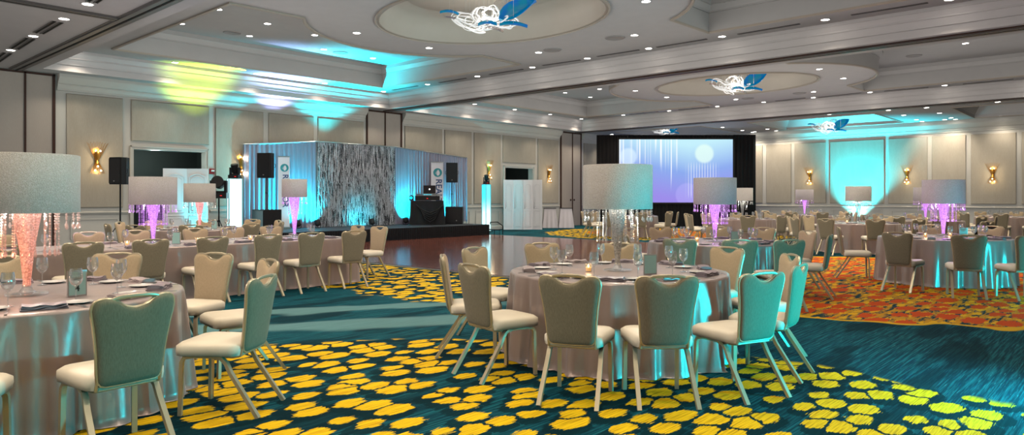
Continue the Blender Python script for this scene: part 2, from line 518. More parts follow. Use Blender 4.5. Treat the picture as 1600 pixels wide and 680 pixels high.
def tag(o, label=None, cat=None, group=None, kind=None):
    if label: o['label'] = label
    if cat: o['category'] = cat
    if group: o['group'] = group
    if kind: o['kind'] = kind
    return o
def empty(name, loc=(0, 0, 0), rz=0):
    o = bpy.data.objects.new(name, None); C.objects.link(o); o.empty_display_size = .1
    o.location = loc; o.rotation_euler = (0, 0, rz); return o
def copy_tree(o, kids, parent=None):
    c = o.copy(); C.objects.link(c)
    if parent: c.parent = parent
    for ch in kids.get(o.name, []): copy_tree(ch, kids, c)
    return c
def kids_of(root):
    out = {}
    def rec(o):
        out[o.name] = list(o.children)
        for c in o.children: rec(c)
    rec(root); return out
ORD = ['first', 'second', 'third', 'fourth', 'fifth', 'sixth', 'seventh', 'eighth', 'ninth', 'tenth', 'eleventh', 'twelfth', 'thirteenth', 'fourteenth', 'fifteenth', 'sixteenth', 'seventeenth', 'eighteenth', 'nineteenth', 'twentieth'] + ['twenty-' + w for w in ('first', 'second', 'third', 'fourth', 'fifth', 'sixth', 'seventh', 'eighth', 'ninth')] + ['thirtieth']
def ordl(i, n):
    if n == 1: return 'the only one'
    if i == 0: return 'leftmost'
    if i == n - 1: return 'rightmost'
    return ORD[i] + ' from left'

def point_light(name, loc, col, power, r=.05, parent=None):
    l = bpy.data.lights.new(name, 'POINT'); l.color = col[:3]; l.energy = power; l.shadow_soft_size = r
    o = bpy.data.objects.new(name, l); C.objects.link(o); o.location = loc
    if parent: o.parent = parent
    return o
def spot(name, loc, target, col, power, ang=90, blend=.6, r=.05):
    l = bpy.data.lights.new(name, 'SPOT'); l.color = col[:3]; l.energy = power; l.spot_size = math.radians(ang); l.spot_blend = blend; l.shadow_soft_size = r
    o = bpy.data.objects.new(name, l); C.objects.link(o); o.location = loc
    d = Vector(target) - Vector(loc); o.rotation_euler = d.to_track_quat('-Z', 'Y').to_euler(); return o

# ================================================================ THE ROOM
WX, FYW, RXW, BYW, ZC = -22.0, 35.6, .9, -7.0, 4.8       # left wall, far wall, right wall, back wall, soffit height
OFFS = 12.2

m = MB(); m.box(((WX + RXW) / 2 - 2, (FYW + BYW) / 2, -.1), (abs(WX) + RXW + 8, FYW - BYW + 1, .2))
tag(m.build('floor', M['carpet'], smooth=False), 'teal ballroom carpet with yellow spots and orange fields', 'floor', kind='structure')

# ceiling -------------------------------------------------------------------
Z1, Z2 = 5.35, 6.05
def rect(x0, y0, x1, y1): return [(x0, y0), (x1, y0), (x1, y1), (x0, y1)]
def arc(cx, cy, r, a0, a1, n): return [(cx + r * math.cos(a0 + (a1 - a0) * i / n), cy + r * math.sin(a0 + (a1 - a0) * i / n)) for i in range(n + 1)]
OCX = -10.65
ceil_mb = MB(); tray_mb = MB(); dome_mb = MB(); lip_mb = MB()
bay_holes = []
fascia_prof = [(0, ZC), (0, ZC + .17), (.03, ZC + .17), (.03, ZC + .23), (.08, ZC + .33), (.10, ZC + .33), (.10, ZC + .37), (.17, ZC + .47), (.19, ZC + .47), (.19, Z1)]
for b in (0, 1):
    y0, y1 = 5.4 + b * OFFS, 16.65 + b * OFFS
    R = rect(-21.3, y0, 0.0, y1)
    bay_holes.append(R)
    inner = ceil_mb.sweep(R, fascia_prof)
    cy = 11.03 + b * OFFS
    s = 3.25; ax = 1.25     # arc radius, arc centre offset from the oval centre
    half = math.asin(2.77 / 3.25)
    # left tray: rectangle with a bite where the ring round the oval swells into it
    bite = arc(OCX - ax, cy, s, PI + half, PI - half, 16)           # from lower cusp up over the left to the upper cusp
    tl = [(-20.05, cy - 4.33), (-13.65, cy - 4.33)] + bite + [(-13.65, cy + 4.33), (-20.05, cy + 4.33)]
    bite2 = arc(OCX + ax, cy, s, half, -half, 16)
    tr = [(-1.25, cy + 4.33), (-7.65, cy + 4.33)] + bite2 + [(-7.65, cy - 4.33), (-1.25, cy - 4.33)]
    ov = [(OCX + 2.7 * math.cos(a), cy + 2.12 * math.sin(a)) for a in [2 * PI * i / 56 for i in range(56)]]
    ceil_mb.poly(inner, Z1, [tl, tr, ov])
    for T in (tl, tr):
        lip_mb.sweep(T, [(-.07, Z1 - .001), (-.07, Z1 - .035), (-.03, Z1 - .05), (.0, Z1 - .03), (0, Z1)])
        top = tray_mb.sweep(T, [(0, Z1), (0, Z1 + .42), (.03, Z1 + .42), (.03, Z1 + .46), (.10, Z1 + .58), (.12, Z1 + .58), (.12, Z2)])
        tray_mb.poly(top, Z2)
    lip_mb.sweep(ov, [(-.1, Z1 - .001), (-.1, Z1 - .03), (-.06, Z1 - .045), (-.05, Z1 - .02), (0, Z1 - .02), (0, Z1)])
    top = dome_mb.sweep(ov, [(0, Z1), (0, Z1 + .05), (.03, Z1 + .25), (.12, Z1 + .42), (.3, Z1 + .54), (.55, Z1 + .6)])
    dome_mb.poly(top, Z1 + .6)
# bay 3 by the far wall
c3 = [rect(-20.3, 30.45, -15.6, 34.9), rect(-13.25, 30.45, -8.1, 34.9), rect(-5.4, 30.45, -.8, 34.9)]
for R in c3:
    lip_mb.sweep(R, [(-.05, ZC - .001), (-.05, ZC - .03), (0, ZC - .03), (0, ZC)])
    top = tray_mb.sweep(R, [(0, ZC), (0, ZC + .1), (.25, ZC + .5), (.3, ZC + .55)])
    tray_mb.poly(top, ZC + .55)
# soffits and beams, with the near bay
outer = rect(WX - .5, BYW, RXW + .3, FYW + .3)
tr_s = [rect(-21.95, 4.92, RXW, 4.98), rect(-21.95, 17.0, RXW, 17.06), rect(-21.95, 29.24, RXW, 29.3)]
ceil_mb.poly(outer, ZC, bay_holes + c3)
ceil_o = ceil_mb.build('ceiling', M['ceiling'], smooth=True, angle=30)
tag(ceil_o, 'grey white coffered ballroom ceiling with stepped fascias', 'ceiling', kind='structure')
tray_mb.build('ceiling_tray', M['tray'], ceil_o, angle=30)
dome_mb.build('ceiling_dome', M['dome'], ceil_o, angle=50)
lip_mb.build('ceiling_moulding', M['lip'], ceil_o, angle=30)

def track_thing(p0, p1, wid, label):
    m = MB(); p0 = Vector(p0); p1 = Vector(p1); d = p1 - p0; L = d.length; a = math.atan2(d.y, d.x); mid = (p0 + p1) / 2
    o = empty('partition_track', (mid.x, mid.y, ZC), a)
    for s in (-1, 1):
        m.box((0, s * (wid * .30), -.02), (L, wid * .36, .04)); m.box((0, s * wid * .56, -.008), (L, wid * .16, .016))
    m.build('rail', M['track'], o, smooth=False)
    MB().box((0, 0, -.024), (L, wid * .1, .036)).build('slot', M['slot'], o, smooth=False)
    if wid > .2 and p0.y > 10:
        MB().box((0, -wid * .7, -.012), (L, .05, .024)).build('edge_strip', M['brown'], o, smooth=False)
    tag(o, label, 'ceiling track', 'folding wall tracks'); return o
track_thing((-21.9, 4.95, 0), (RXW, 4.95, 0), .26, 'dark slotted partition track across ceiling at upper left corner')
track_thing((-21.9, 17.03, 0), (RXW, 17.03, 0), .26, 'middle folding wall track crossing ceiling behind the first chandelier')
track_thing((-21.9, 29.27, 0), (RXW, 29.27, 0), .26, 'farthest folding wall track crossing ceiling before the cyan glow')
track_thing((-14.3, BYW, 0), (-14.3, 4.8, 0), .2, 'grey partition track meeting the slotted track at top left')

# walls ---------------------------------------------------------------------
def wall_mesh(axis, const, a0, a1, holes, name, label, thick=.25, out=-1):
    """vertical wall in plane axis=const from a0..a1; holes [(b0,b1,z0,z1)]; the room side is the plane"""
    m = MB()
    cuts = sorted(set([a0, a1] + [h[0] for h in holes] + [h[1] for h in holes]))
    for u, w in zip(cuts, cuts[1:]):
        hs = [h for h in holes if h[0] <= u + 1e-6 and h[1] >= w - 1e-6]
        z = 0
        for h in hs:
            if h[3] < ZC:
                zc, hh = (h[3] + ZC) / 2, ZC - h[3]
            if axis == 'x': m.box((const + out * thick / 2, (u + w) / 2, zc), (thick, w - u, hh))
            else: m.box(((u + w) / 2, const + out * thick / 2, zc), (w - u, thick, hh))
        if not hs:
            if axis == 'x': m.box((const + out * thick / 2, (u + w) / 2, ZC / 2), (thick, w - u, ZC))
            else: m.box(((u + w) / 2, const + out * thick / 2, ZC / 2), (w - u, thick, ZC))
    o = m.build(name, M['trimw'], smooth=False)
    tag(o, label, 'wall', kind='structure'); return o
D1, D2 = (7.84, 9.95), (23.84, 25.8)
wl = wall_mesh('x', WX, BYW, FYW, [(D1[0], D1[1], 0, 2.86), (D2[0], D2[1], 0, 2.82)], 'wall_left', 'long panelled wall behind the stage')
wf = wall_mesh('y', FYW, WX, RXW, [], 'wall_far', 'panelled far wall with sconces and cyan glow', out=1)
wr = wall_mesh('x', RXW, BYW, FYW, [], 'wall_right', 'plain panelled side wall beyond the right edge', out=1)
wb = wall_mesh('y', BYW, WX, RXW, [], 'wall_back', 'plain wall behind the camera', out=-1)

def panel(parent, axis, const, sgn, a0, a1, z0, z1, th, mat, name='acoustic_panel', bev=.02):
    m = MB(); hy = (a1 - a0) / 2; hz = (z1 - z0) / 2
    c = Vector((const + sgn * th / 2, (a0 + a1) / 2, (z0 + z1) / 2)) if axis == 'x' else Vector(((a0 + a1) / 2, const + sgn * th / 2, (z0 + z1) / 2))
    fr = []
    for o, hh in ((-th / 2, 0), (th / 2 - bev * .6, 0), (th / 2, bev)):
        ring = []
        for sy, sz in ((-1, -1), (1, -1), (1, 1), (-1, 1)):
            p = Vector((sgn * o, sy * (hy - hh), sz * (hz - hh))) if axis == 'x' else Vector((sy * (hy - hh), sgn * o, sz * (hz - hh)))
            ring.append(m.v(p))
        fr.append(ring)
    for A, B in zip(fr, fr[1:]):
        for i in range(4): m.face([A[i], A[(i + 1) % 4], B[(i + 1) % 4], B[i]])
    m.face(fr[-1]); m.recalc = True
    return m.build(name, mat, parent, smooth=False, loc=c)

def moulding(parent, axis, const, sgn, a0, a1, z0, z1, w=.035, th=.025):
    """picture-frame moulding of the wainscot"""
    m = MB()
    for (ca, cz, la, lz) in (((a0 + a1) / 2, z0, a1 - a0, w), ((a0 + a1) / 2, z1, a1 - a0, w), (a0, (z0 + z1) / 2, w, z1 - z0 - w), (a1, (z0 + z1) / 2, w, z1 - z0 - w)):
        if axis == 'x': m.box((const + sgn * th / 2, ca, cz), (th, la, lz))
        else: m.box((ca, const + sgn * th / 2, cz), (la, th, lz))
    return m.build('wainscot_moulding', M['trimw'], parent, smooth=False)

def run_trim(name, label, axis, const, sgn, segs, prof, mat=None):
    """profile (out, z) extruded along wall segments"""
    m = MB()
    for a0, a1 in segs:
        A, B = [], []
        for o, z in prof:
            pa = (const + sgn * o, a0, z) if axis == 'x' else (a0, const + sgn * o, z)
            pb = (const + sgn * o, a1, z) if axis == 'x' else (a1, const + sgn * o, z)
            A.append(m.v(pa)); B.append(m.v(pb))
        for i in range(len(prof)):
            j = (i + 1) % len(prof); m.face([A[i], B[i], B[j], A[j]])
        m.face(A); m.face(B[::-1])
    m.recalc = True
    return tag(m.build(name, mat or M['trimw'], smooth=False), label, 'trim', kind='structure')

rail_p = [(0, .96), (.03, .97), (.035, 1.0), (.06, 1.01), (.06, 1.035), (.02, 1.05), (0, 1.06)]
base_p = [(0, 0), (.025, 0), (.025, .13), (.012, .16), (0, .16)]
crown_p = [(0, 4.36), (.03, 4.37), (.03, 4.42), (.08, 4.5), (.08, 4.54), (.12, 4.55), (.22, 4.68), (.24, 4.72), (.24, 4.8), (0, 4.8)]
CL = [(3.9, 5.85), (16.08, 17.78), (27.95, 29.68)]   # folding wall cupboards on the left wall
lsegs = [(5.9, D1[0] - .15), (D1[1] + .15, CL[1][0] - .05), (CL[1][1] + .05, D2[0] - .1), (D2[1] + .1, CL[2][0] - .05), (CL[2][1] + .05, FYW - .03)]
run_trim('trim_1', 'white chair rail along the stage wall', 'x', WX, 1, lsegs, rail_p)
run_trim('baseboard_left', 'white baseboard along the stage wall', 'x', WX, 1, lsegs, base_p)
run_trim('trim_2', 'stepped crown moulding over the stage wall', 'x', WX, 1, [(5.9, CL[1][0] - .05), (CL[1][1] + .05, CL[2][0] - .05), (CL[2][1] + .05, FYW - .25)], crown_p)
run_trim('trim_3', 'white chair rail along the far wall', 'y', FYW, -1, [(WX + .07, RXW)], rail_p)
run_trim('baseboard_far', 'white baseboard along the far wall', 'y', FYW, -1, [(WX + .03, RXW)], base_p)
run_trim('trim_4', 'crown moulding over the far wall', 'y', FYW, -1, [(WX + .25, RXW)], [(o, z - .1 if z < 4.8 else z) for o, z in crown_p])

LP = [(6.12, 7.55, 1.16, 4.3), (7.78, 10.07, 3.1, 4.3), (10.27, 11.9, 1.16, 4.3), (12.1, 13.82, 1.16, 4.3), (14.0, 15.96, 1.16, 4.3),
      (17.95, 19.95, 1.16, 4.3), (20.1, 21.68, 1.16, 4.3), (21.84, 23.55, 1.16, 4.3), (23.7, 26.02, 3.06, 4.3), (26.2, 27.8, 1.16, 4.3),
      (29.95, 31.6, 1.16, 4.3), (31.8, 33.5, 1.16, 4.3), (33.7, 35.3, 1.16, 4.3)]
for a, b, z0, z1 in LP:
    panel(wl, 'x', WX, 1, a, b, z0, z1, .045, M['fabric_panel'])
    if z0 < 2: moulding(wl, 'x', WX, 1, a + .12, b - .12, .28, .84)
k4 = 4.14
FP = [(-21.6, -19.9), (-19.7, -17.9), (-17.7, -16.3), (-16.1, -14.75), (-14.55, -13.28), (-13.12, -11.6), (-11.42, -9.02), (-8.85, -7.27), (-7.1, -5.82), (-5.64, -4.05), (-3.86, -2.2), (-2.0, -.6)]
for a, b in FP:
    panel(wf, 'y', FYW, -1, a, b, 1.16, k4, .045, M['fabric_panel'])
    moulding(wf, 'y', FYW, -1, a + .12, b - .12, .28, .84)
for i in range(12):
    a = BYW + .6 + i * 3.5; panel(wr, 'x', RXW, -1, a, a + 3.2, 1.16, 4.3, .045, M['fabric_panel'])

# door openings with their dark corridors
for i, (d0, d1, zt) in enumerate(((D1[0], D1[1], 2.86), (D2[0], D2[1], 2.82))):
    m = MB(); w = .1
    for yy in (d0 - w / 2, d1 + w / 2): m.box((WX + .02, yy, (zt + w) / 2), (.05, w, zt + w)); m.box((WX + .05, yy + (w * .3 if yy > d0 + .2 else -w * .3), (zt + w) / 2), (.03, w * .35, zt + w))
    m.box((WX + .02, (d0 + d1) / 2, zt + w / 2), (.05, d1 - d0, w)); m.box((WX + .05, (d0 + d1) / 2, zt + w * .85), (.03, d1 - d0 + 2 * w, w * .35))
    dr = m.build('door_%d' % (i + 1), M['trimw'], smooth=False)
    tag(dr, ['white framed doorway beside the left tripod speaker', 'white framed doorway right of the stage'][i], 'doorway', kind='structure')
    m = MB(); X0, X1 = WX - .25, WX - 2.4; ya, yb = d0 - .8, d1 + .8
    for q in (((X1, ya, 0), (X1, yb, 0), (X1, yb, 3), (X1, ya, 3)), ((X0, ya, 0), (X1, ya, 0), (X1, ya, 3), (X0, ya, 3)), ((X0, yb, 0), (X1, yb, 0), (X1, yb, 3), (X0, yb, 3)), ((X0, ya, 3), (X0, yb, 3), (X1, yb, 3), (X1, ya, 3))):
        m.face([m.v(p) for p in q])
    m.build('corridor_wall', M['dark_interior'], dr, smooth=False)
    point_light('corridor_fill', (WX - 1.2, (d0 + d1) / 2, 2.6), (.75, 1, .95), (26, 6)[i], .1)  # added fill that lifts the dark opening; no fixture stands in the corridor

# folding wall cupboards: dark-edged tall door pairs
cl_lab = ['tall grey folding wall cupboard with brown edges at left picture edge', 'tall grey folding wall cupboard rising behind the sequin backdrop', 'tall grey folding wall cupboard with two round pulls beside the screen']
for i, (a, b) in enumerate(CL):
    o = empty('partition_cupboard', (WX, (a + b) / 2, 0)); hw = (b - a) / 2
    sp = 1.26 - 0.0 - hw if i == 0 else (.02 if i == 1 else .1)     # where the two leaves meet
    m = MB()
    for yy in (-hw + .025, sp, hw - .035): m.box((.045, yy, 2.38), (.07, .045 if yy != hw - .035 else .07, 4.76))
    m.box((.045, 0, 4.75), (.07, 2 * hw, .05)); m.build('frame', M['brown'], o, smooth=False)
    for (u, w) in ((-hw + .05, sp - .025), (sp + .025, hw - .07)):
        d = MB().box((.03, (u + w) / 2, 2.36), (.04, w - u, 4.72)).build('door', M['closet'], o, smooth=False)
        if i == 2:
            yk = (w - .12) if u < 0 else (u + .12)
            k = MB().lathe([(0, -.02), (.05, -.02), (.055, 0), (.04, .02), (0, .022)], 14).build('pull', M['brown'], d, loc=(.07, yk, 1.32)); k.rotation_euler = (0, PI / 2, 0)
    tag(o, cl_lab[i], 'cupboard', 'folding wall cupboards')

# ================================================================ CEILING FITTINGS
WARM = (1.0, .86, .70)
def downlight_me(r=.085):
    return (MB().lathe([(r + .02, 0), (r + .02, -.008), (r, -.012), (r, -.002)], 24, cap0=False, cap1=False).mesh('trim_ring', M['white_plastic']),
            MB().lathe([(0, -.006), (r, -.006)], 24).mesh('lens', M['downlight']))
RING, LENS = downlight_me()
dl = []
def dlight(x, y, z, row, power=26, ang=112):
    dl.append((x, y, z, row, power, ang))
ROWX = [-20.88, -18.43, -16.0, -13.68, -11.66, -9.69, -7.65, -5.25, -2.9, -.45]
for b in (0, 1):
    o = b * OFFS
    for x in ROWX: dlight(x, 16.05 + o, Z1, ['in row before the middle folding wall track', 'in row before the farthest folding wall track'][b], 26)
    for y in (6.1, 8.56, 11.05, 13.55): dlight(-20.85, y + o, Z1, ['in near row along the stage wall', 'in second row along the stage wall'][b], 26)
    for x in ROWX[1:]: dlight(x, 6.1 + o, Z1, ['in row just behind the slotted corner track', 'in row just behind the middle track'][b], 22)
    for dx, dy in ((-3.25, -1.13), (-3.25, 1.13), (-1.5, 3.48), (1.5, 3.48), (3.25, 1.13), (3.25, -1.13), (1.5, -3.48), (-1.5, -3.48)):
        dlight(OCX + dx, 11.03 + o + dy, Z1, ['around the large front chandelier oval', 'around the second chandelier oval'][b], 22)
    for sx in (1, -1):
        for x, y in ((-18.97, 7.95), (-16.85, 7.95), (-18.98, 9.86), (-17.28, 9.48), (-17.5, 11.04), (-18.99, 12.3), (-18.98, 14.16), (-17.26, 12.44)):
            xx = x if sx > 0 else 2 * OCX - x
            if sx < 0 and b == 0 and xx > -4: continue
            dlight(xx, y + o, Z2, ['in the ', 'in the '][b] + ('left ' if sx > 0 else 'right ') + ['front', 'second'][b] + ' ceiling tray', 22)
for p in ((100, 29), (137, 6), (52, 56), (17, 78)):
    q = at(*p, 4.8); dlight(q.x, q.y, 4.8, 'in the near corner before the slotted track', 18)
for gx in (-12.2, -9.8, -7.4, -5.0, -2.6, -.3):  # unseen grid added to give the front tables warm top light
    for gy in (-4.6, -2.0, .6, 3.2): dlight(gx, gy, 4.8, 'added out of view in the near bay ceiling above the camera', 24, 125)
for p in ((1388, 172), (1447.7, 168), (1412, 180), (1468, 176.5), (1432, 187), (1486, 184), (1451, 193), (1502, 190), (1559, 159), (1212, 184.7), (1295.4, 178.7), (1199, 201.5), (1225.6, 206.5), (1187.6, 208.5), (918, 206), (972.7, 202), (1032, 197.6), (1095.5, 193), (1129, 199), (956, 210), (1160, 203.7)):
    q = at(*p, 4.8); dlight(q.x, min(q.y, 35.1), 4.8, 'in the ceiling above the far wall', 24)
for x in (-14.9, -13.2, -6.5, -4.5, -3, -1.5): dlight(x, 34.98, 4.8, 'in the ceiling above the far wall', 26, 130)
from collections import defaultdict
rows = defaultdict(list)
for d in dl: rows[d[3]].append(d)
first_dl = None
for row, lst in rows.items():
    lst.sort(key=lambda d: scr(d[:3])[0])
    for i, (x, y, z, _, pw, ang) in enumerate(lst):
        px, py, dd = scr((x, y, z))
        vis = (dd > 2 and -150 < px < 1750) or 'near bay' in row
        if vis:
            o = empty('downlight', (x, y, z))
            for nm, me in (('trim_ring', RING), ('lens', LENS)):
                c = bpy.data.objects.new(nm, me); C.objects.link(c); c.parent = o
            tag(o, 'round recessed downlight ' + row + ', ' + (ordl(i, len(lst))), 'ceiling light', 'recessed downlights')
        if dd > 1 or True:
            l = bpy.data.lights.get('downlight_lamp_%d_%d' % (pw, ang))
            if not l:
                l = bpy.data.lights.new('downlight_lamp_%d_%d' % (pw, ang), 'SPOT'); l.energy = pw * 4.6; l.color = WARM; l.spot_size = math.radians(ang); l.spot_blend = .85; l.shadow_soft_size = .1
            s = bpy.data.objects.new('downlight_lamp', l); C.objects.link(s); s.location = (x, y, z - .03)

# linear air vents
def vent(p0, p1, z, label, double=False):
    a = at(*p0, z); b = at(*p1, z); d = b - a; L = d.length; mid = (a + b) / 2
    o = empty('linear_air_vent', mid, math.atan2(d.y, d.x))
    offs = (-.06, .06) if double else (0,)
    m = MB()
    for k in offs: m.box((0, k, -.004), (L, .05, .008))
    m.build('slot', M['slot'], o, smooth=False)
    m = MB()
    for k in offs:
        for s in (-1, 1): m.box((0, k + s * .03, -.008), (L + .02, .01, .016))
    m.build('flange', M['track'], o, smooth=False)
    tag(o, label, 'air vent', 'linear ceiling vents')
VA = [((613.5, 140.5), (652.4, 134)), ((686, 129), (728, 122)), ((765, 116), (816.5, 108)), ((848, 102), (906.5, 93.5)), ((933, 88), (998, 77.7)), ((1026.5, 73.4), (1104, 60.7)), ((1153.6, 53), (1249, 37)), ((1330.6, 23), (1449, 4))]
for i, (a, b) in enumerate(VA): vent(a, b, Z1, 'thin dark linear vent between downlights of the front row, ' + ordl(i, len(VA)))
VB = [((919, 183.6), (959, 179.4)), ((984, 178.5), (1028, 174)), ((1060.6, 171.4), (1108, 167)), ((1212, 157.7), (1258, 152.9)), ((1279, 152), (1345, 144.7)), ((1382, 142), (1450, 136)), ((1505, 131), (1583, 123.5))]
for i, (a, b) in enumerate(VB): vent(a, b, Z1, 'thin dark linear vent in the second downlight row, ' + ordl(i, len(VB)))
VC = [((-10, 98), (11.5, 82.6)), ((22, 76), (47, 60)), ((60, 51.6), (90, 34)), ((143, 3), (150, -2))]
for i, (a, b) in enumerate(VC): vent(a, b, 4.8, 'double slot vent in the top left corner ceiling, ' + ordl(i, len(VC)), True)

SPK = MB().lathe([(0, -.012), (.2, -.012), (.21, -.02), (.23, -.02), (.24, 0)], 28).mesh('grille', M['grille_grey'])
for (p, z, lab) in (((363, 51), Z2, 'round grey ceiling speaker in the left front tray, near end'), ((532, 82), Z2, 'round ceiling speaker in the blue-lit tray end'),
                    ((863, 78), Z1, 'round ceiling speaker right of the big chandelier oval'), ((961, 59), Z1, 'round ceiling speaker at far right of chandelier oval ring'),
                    ((1168.6, 153.5), Z1, 'round ceiling speaker just below the second chandelier'), ((1249, 145.5), Z1, 'round ceiling speaker right below the second chandelier'), ((1428, 87), Z2, 'round ceiling speaker in the right second tray')):
    o = bpy.data.objects.new('ceiling_speaker', SPK); C.objects.link(o); o.location = at(*p, z); tag(o, lab, 'ceiling speaker', 'round ceiling speakers')
# ================================================================ CHANDELIERS
def petal(mbn, L, W, bend, th=.02, n=14):
    top, bot = [], []
    for i in range(n + 1):
        t = i / n; w = W * (math.sin(PI * t ** .75)) ** .8 * .5 + .006; x = (t - .5) * L; z = bend * math.sin(PI * t)
        row = []
        for k in range(5):
            f = (k - 2) / 2; row.append((x, f * w, z + .25 * W * f * f))
        top.append([mbn.v((a, b, c + th / 2)) for a, b, c in row]); bot.append([mbn.v((a, b, c - th / 2)) for a, b, c in row])
    for i in range(n):
        for k in range(4):
            mbn.face([top[i][k], top[i + 1][k], top[i + 1][k + 1], top[i][k + 1]]); mbn.face([bot[i][k], bot[i][k + 1], bot[i + 1][k + 1], bot[i + 1][k]])
        mbn.face([top[i][0], bot[i][0], bot[i + 1][0], top[i + 1][0]]); mbn.face([top[i][4], top[i + 1][4], bot[i + 1][4], bot[i][4]])
    mbn.recalc = True
    return mbn
def loopm(a, b, r, wob, seed):
    q = random.Random(seed); ph = [q.uniform(0, 6.28) for _ in range(4)]
    pts = [((a * (1 + .12 * math.sin(2 * t + ph[0]))) * math.cos(t), (b * (1 + .12 * math.sin(3 * t + ph[1]))) * math.sin(t), wob * math.sin(2 * t + ph[2])) for t in [2 * PI * i / 40 for i in range(40)]]
    return MB().tube(pts, [r * (1 + .5 * math.sin(3 * 2 * PI * i / 40 + ph[3])) for i in range(40)], 8, closed=True)
def chandelier(loc, ztop, label, sc=1.0, seed=1, lit=60):
    q = random.Random(seed)
    o = empty('chandelier', loc, TH)          # turned so that its long side runs like the photo's
    H = ztop - loc[2]
    MB().lathe([(0, 0), (.5, 0), (.5, -.03), (0, -.03)], 32).build('canopy', M['trimw'], o, loc=(0, 0, H))
    anchor = []
    spec = [(-.52, 0, .02, .34, .2, 1.05, .25), (-.5, .1, -.03, .36, .17, 1.0, .3), (-.3, -.1, -.1, .42, .16, .5, .2), (-.12, 0, .1, .24, .2, 1.3, 0.), (0, .1, .14, .25, .19, 1.35, .1), (.05, -.12, .12, .2, .15, 1.2, .1),
            (.1, 0, -.06, .36, .18, .6, -.15), (.2, .12, -.1, .3, .16, .5, -.2), (.42, 0, -.12, .28, .13, .8, -.3), (-.1, .1, -.16, .3, .2, .3, .1), (-.42, -.05, -.2, .34, .12, .4, .3)]
    for i, (x, y, z, a, b, tx, ty) in enumerate(spec):
        g = loopm(a * sc, b * sc, .0135 * sc, .04 * sc, seed * 50 + i).build('glass_loop', M['loop'], o, loc=(x * sc, y * sc, z * sc))
        g.rotation_euler = (tx, ty, q.uniform(-.4, .4)); anchor.append((x * sc, y * sc, z * sc + .1 * sc))
        if i % 2 == 0:
            g2 = loopm(a * .6 * sc, b * .6 * sc, .009 * sc, .05 * sc, seed * 77 + i).build('glass_loop', M['loop'], o, loc=(x * sc, (y + .03) * sc, z * sc)); g2.rotation_euler = (tx + .2, ty, .2)
    for i, (x, y, z, L, W, rx, ry, rz, mt) in enumerate([(.66, .0, .16, .92, .46, 1.05, -.5, .0, 'petal_blue'), (.55, -.15, -.2, .62, .2, .45, .05, .1, 'petal_blue'), (-.02, -.2, -.19, .42, .2, .4, 0, -.1, 'petal_blue'),
                                                           (-.88, .05, .13, .42, .14, .35, .1, 0, 'petal_blue'), (-.78, -.1, -.06, .5, .1, .1, .35, 0, 'petal_clear'), (.3, .2, .3, .5, .32, 1.2, -.5, .2, 'petal_clear'),
                                                           (-.22, .1, .06, .4, .3, 1.3, .2, 0, 'petal_clear'), (.08, -.1, -.28, .5, .2, .2, .1, .2, 'petal_clear')]):
        g = petal(MB(), L * sc, W * sc, .04).build('glass_petal', M[mt], o, loc=(x * sc, y * sc, z * sc)); g.rotation_euler = (rx, ry, rz); anchor.append((x * sc, y * sc, z * sc))
    for (x, y, z) in anchor: MB().cyl((x, y, z), (x, y, H - .02), .004, 5).build('hanging_wire', M['wire'], o)
    tag(o, label, 'chandelier', 'glass petal chandeliers')
    point_light('chandelier_lamp', (loc[0], loc[1], loc[2] + .02), (1, .93, .82), lit, .12)
    return o
chandelier(Vector((OCX, 11.03, 5.33)), Z1 + .6, 'large white and blue glass petal chandelier in front oval', .98, 3, 26)
chandelier(Vector((OCX + .1, 23.25, 5.33)), Z1 + .6, 'white and blue glass chandelier in second ceiling oval', .98, 5, 26)
p3 = atd(1295, 31.8); chandelier(Vector((p3.x, p3.y, 4.6)), ZC + .55, 'far glass chandelier glowing beside the cyan ceiling light', .86, 8, 24)
p4 = atd(1040, 37.2); chandelier(Vector((p4.x, p4.y, 4.98)), ZC + .55, 'far glass chandelier just above the projection screen', .8, 9, 14)

# ================================================================ SCONCES
def sconce():
    o = empty('wall_sconce')
    m = MB()
    for i in range(15):
        f = (i - 7) / 7; m.cyl((.05, f * .035, .02), (.06 + .12 * math.cos(f * 1.2), f * .27, .54 - .03 * abs(f) - .03 * (i % 2)), .008, 6, .004)
    m.build('upper_fan', M['gold'], o)
    m = MB()
    for i in range(11):
        f = (i - 5) / 5; m.cyl((.05, f * .035, -.02), (.06 + .09 * math.cos(f * 1.2), f * .19, -.38 + .03 * abs(f)), .008, 6, .005)
    m.build('lower_fan', M['gold'], o)
    m = MB(); m.box((.015, 0, 0), (.03, .1, .22)); m.lathe([(.03, -.08), (.055, -.05), (.03, 0), (.055, .05), (.03, .08)], 14, (.06, 0, 0)); m.build('bracket', M['gold'], o)
    m = MB(); m.lathe([(.03, .02), (.05, .10), (.08, .26)], 16, (.09, 0, 0), False, False); m.build('amber_cone', M['gold'], o)
    for (y, z) in ((-.06, .28), (.06, .28), (0, .14), (-.075, -.27), (.075, -.27), (0, -.15)):
        MB().lathe([(0, -.022), (.016, -.016), (.021, 0), (.014, .018), (0, .03)], 10, (.125, y, z)).build('bulb', M['bulb'], o)
    return o
S0 = sconce(); K0 = kids_of(S0); used = False
sc_list = [('x', 6.86, 2.47, 'gold fan wall sconce left of the tripod speaker on the stage wall'), ('x', 11.1, 2.47, 'gold fan wall sconce at left end of the silver backdrop'),
           ('x', 22.7, 2.6, 'gold fan wall sconce above the right glowing column'), ('x', 26.95, 2.52, 'gold fan wall sconce right of the second folding screen'),
           ('y', -12.35, 2.42, 'gold fan wall sconce on far wall, left of the cyan glow'), ('y', -8.07, 2.4, 'gold fan wall sconce on far wall, just right of cyan glow'),
           ('y', -4.85, 2.38, 'gold fan wall sconce farthest right on the far wall')]
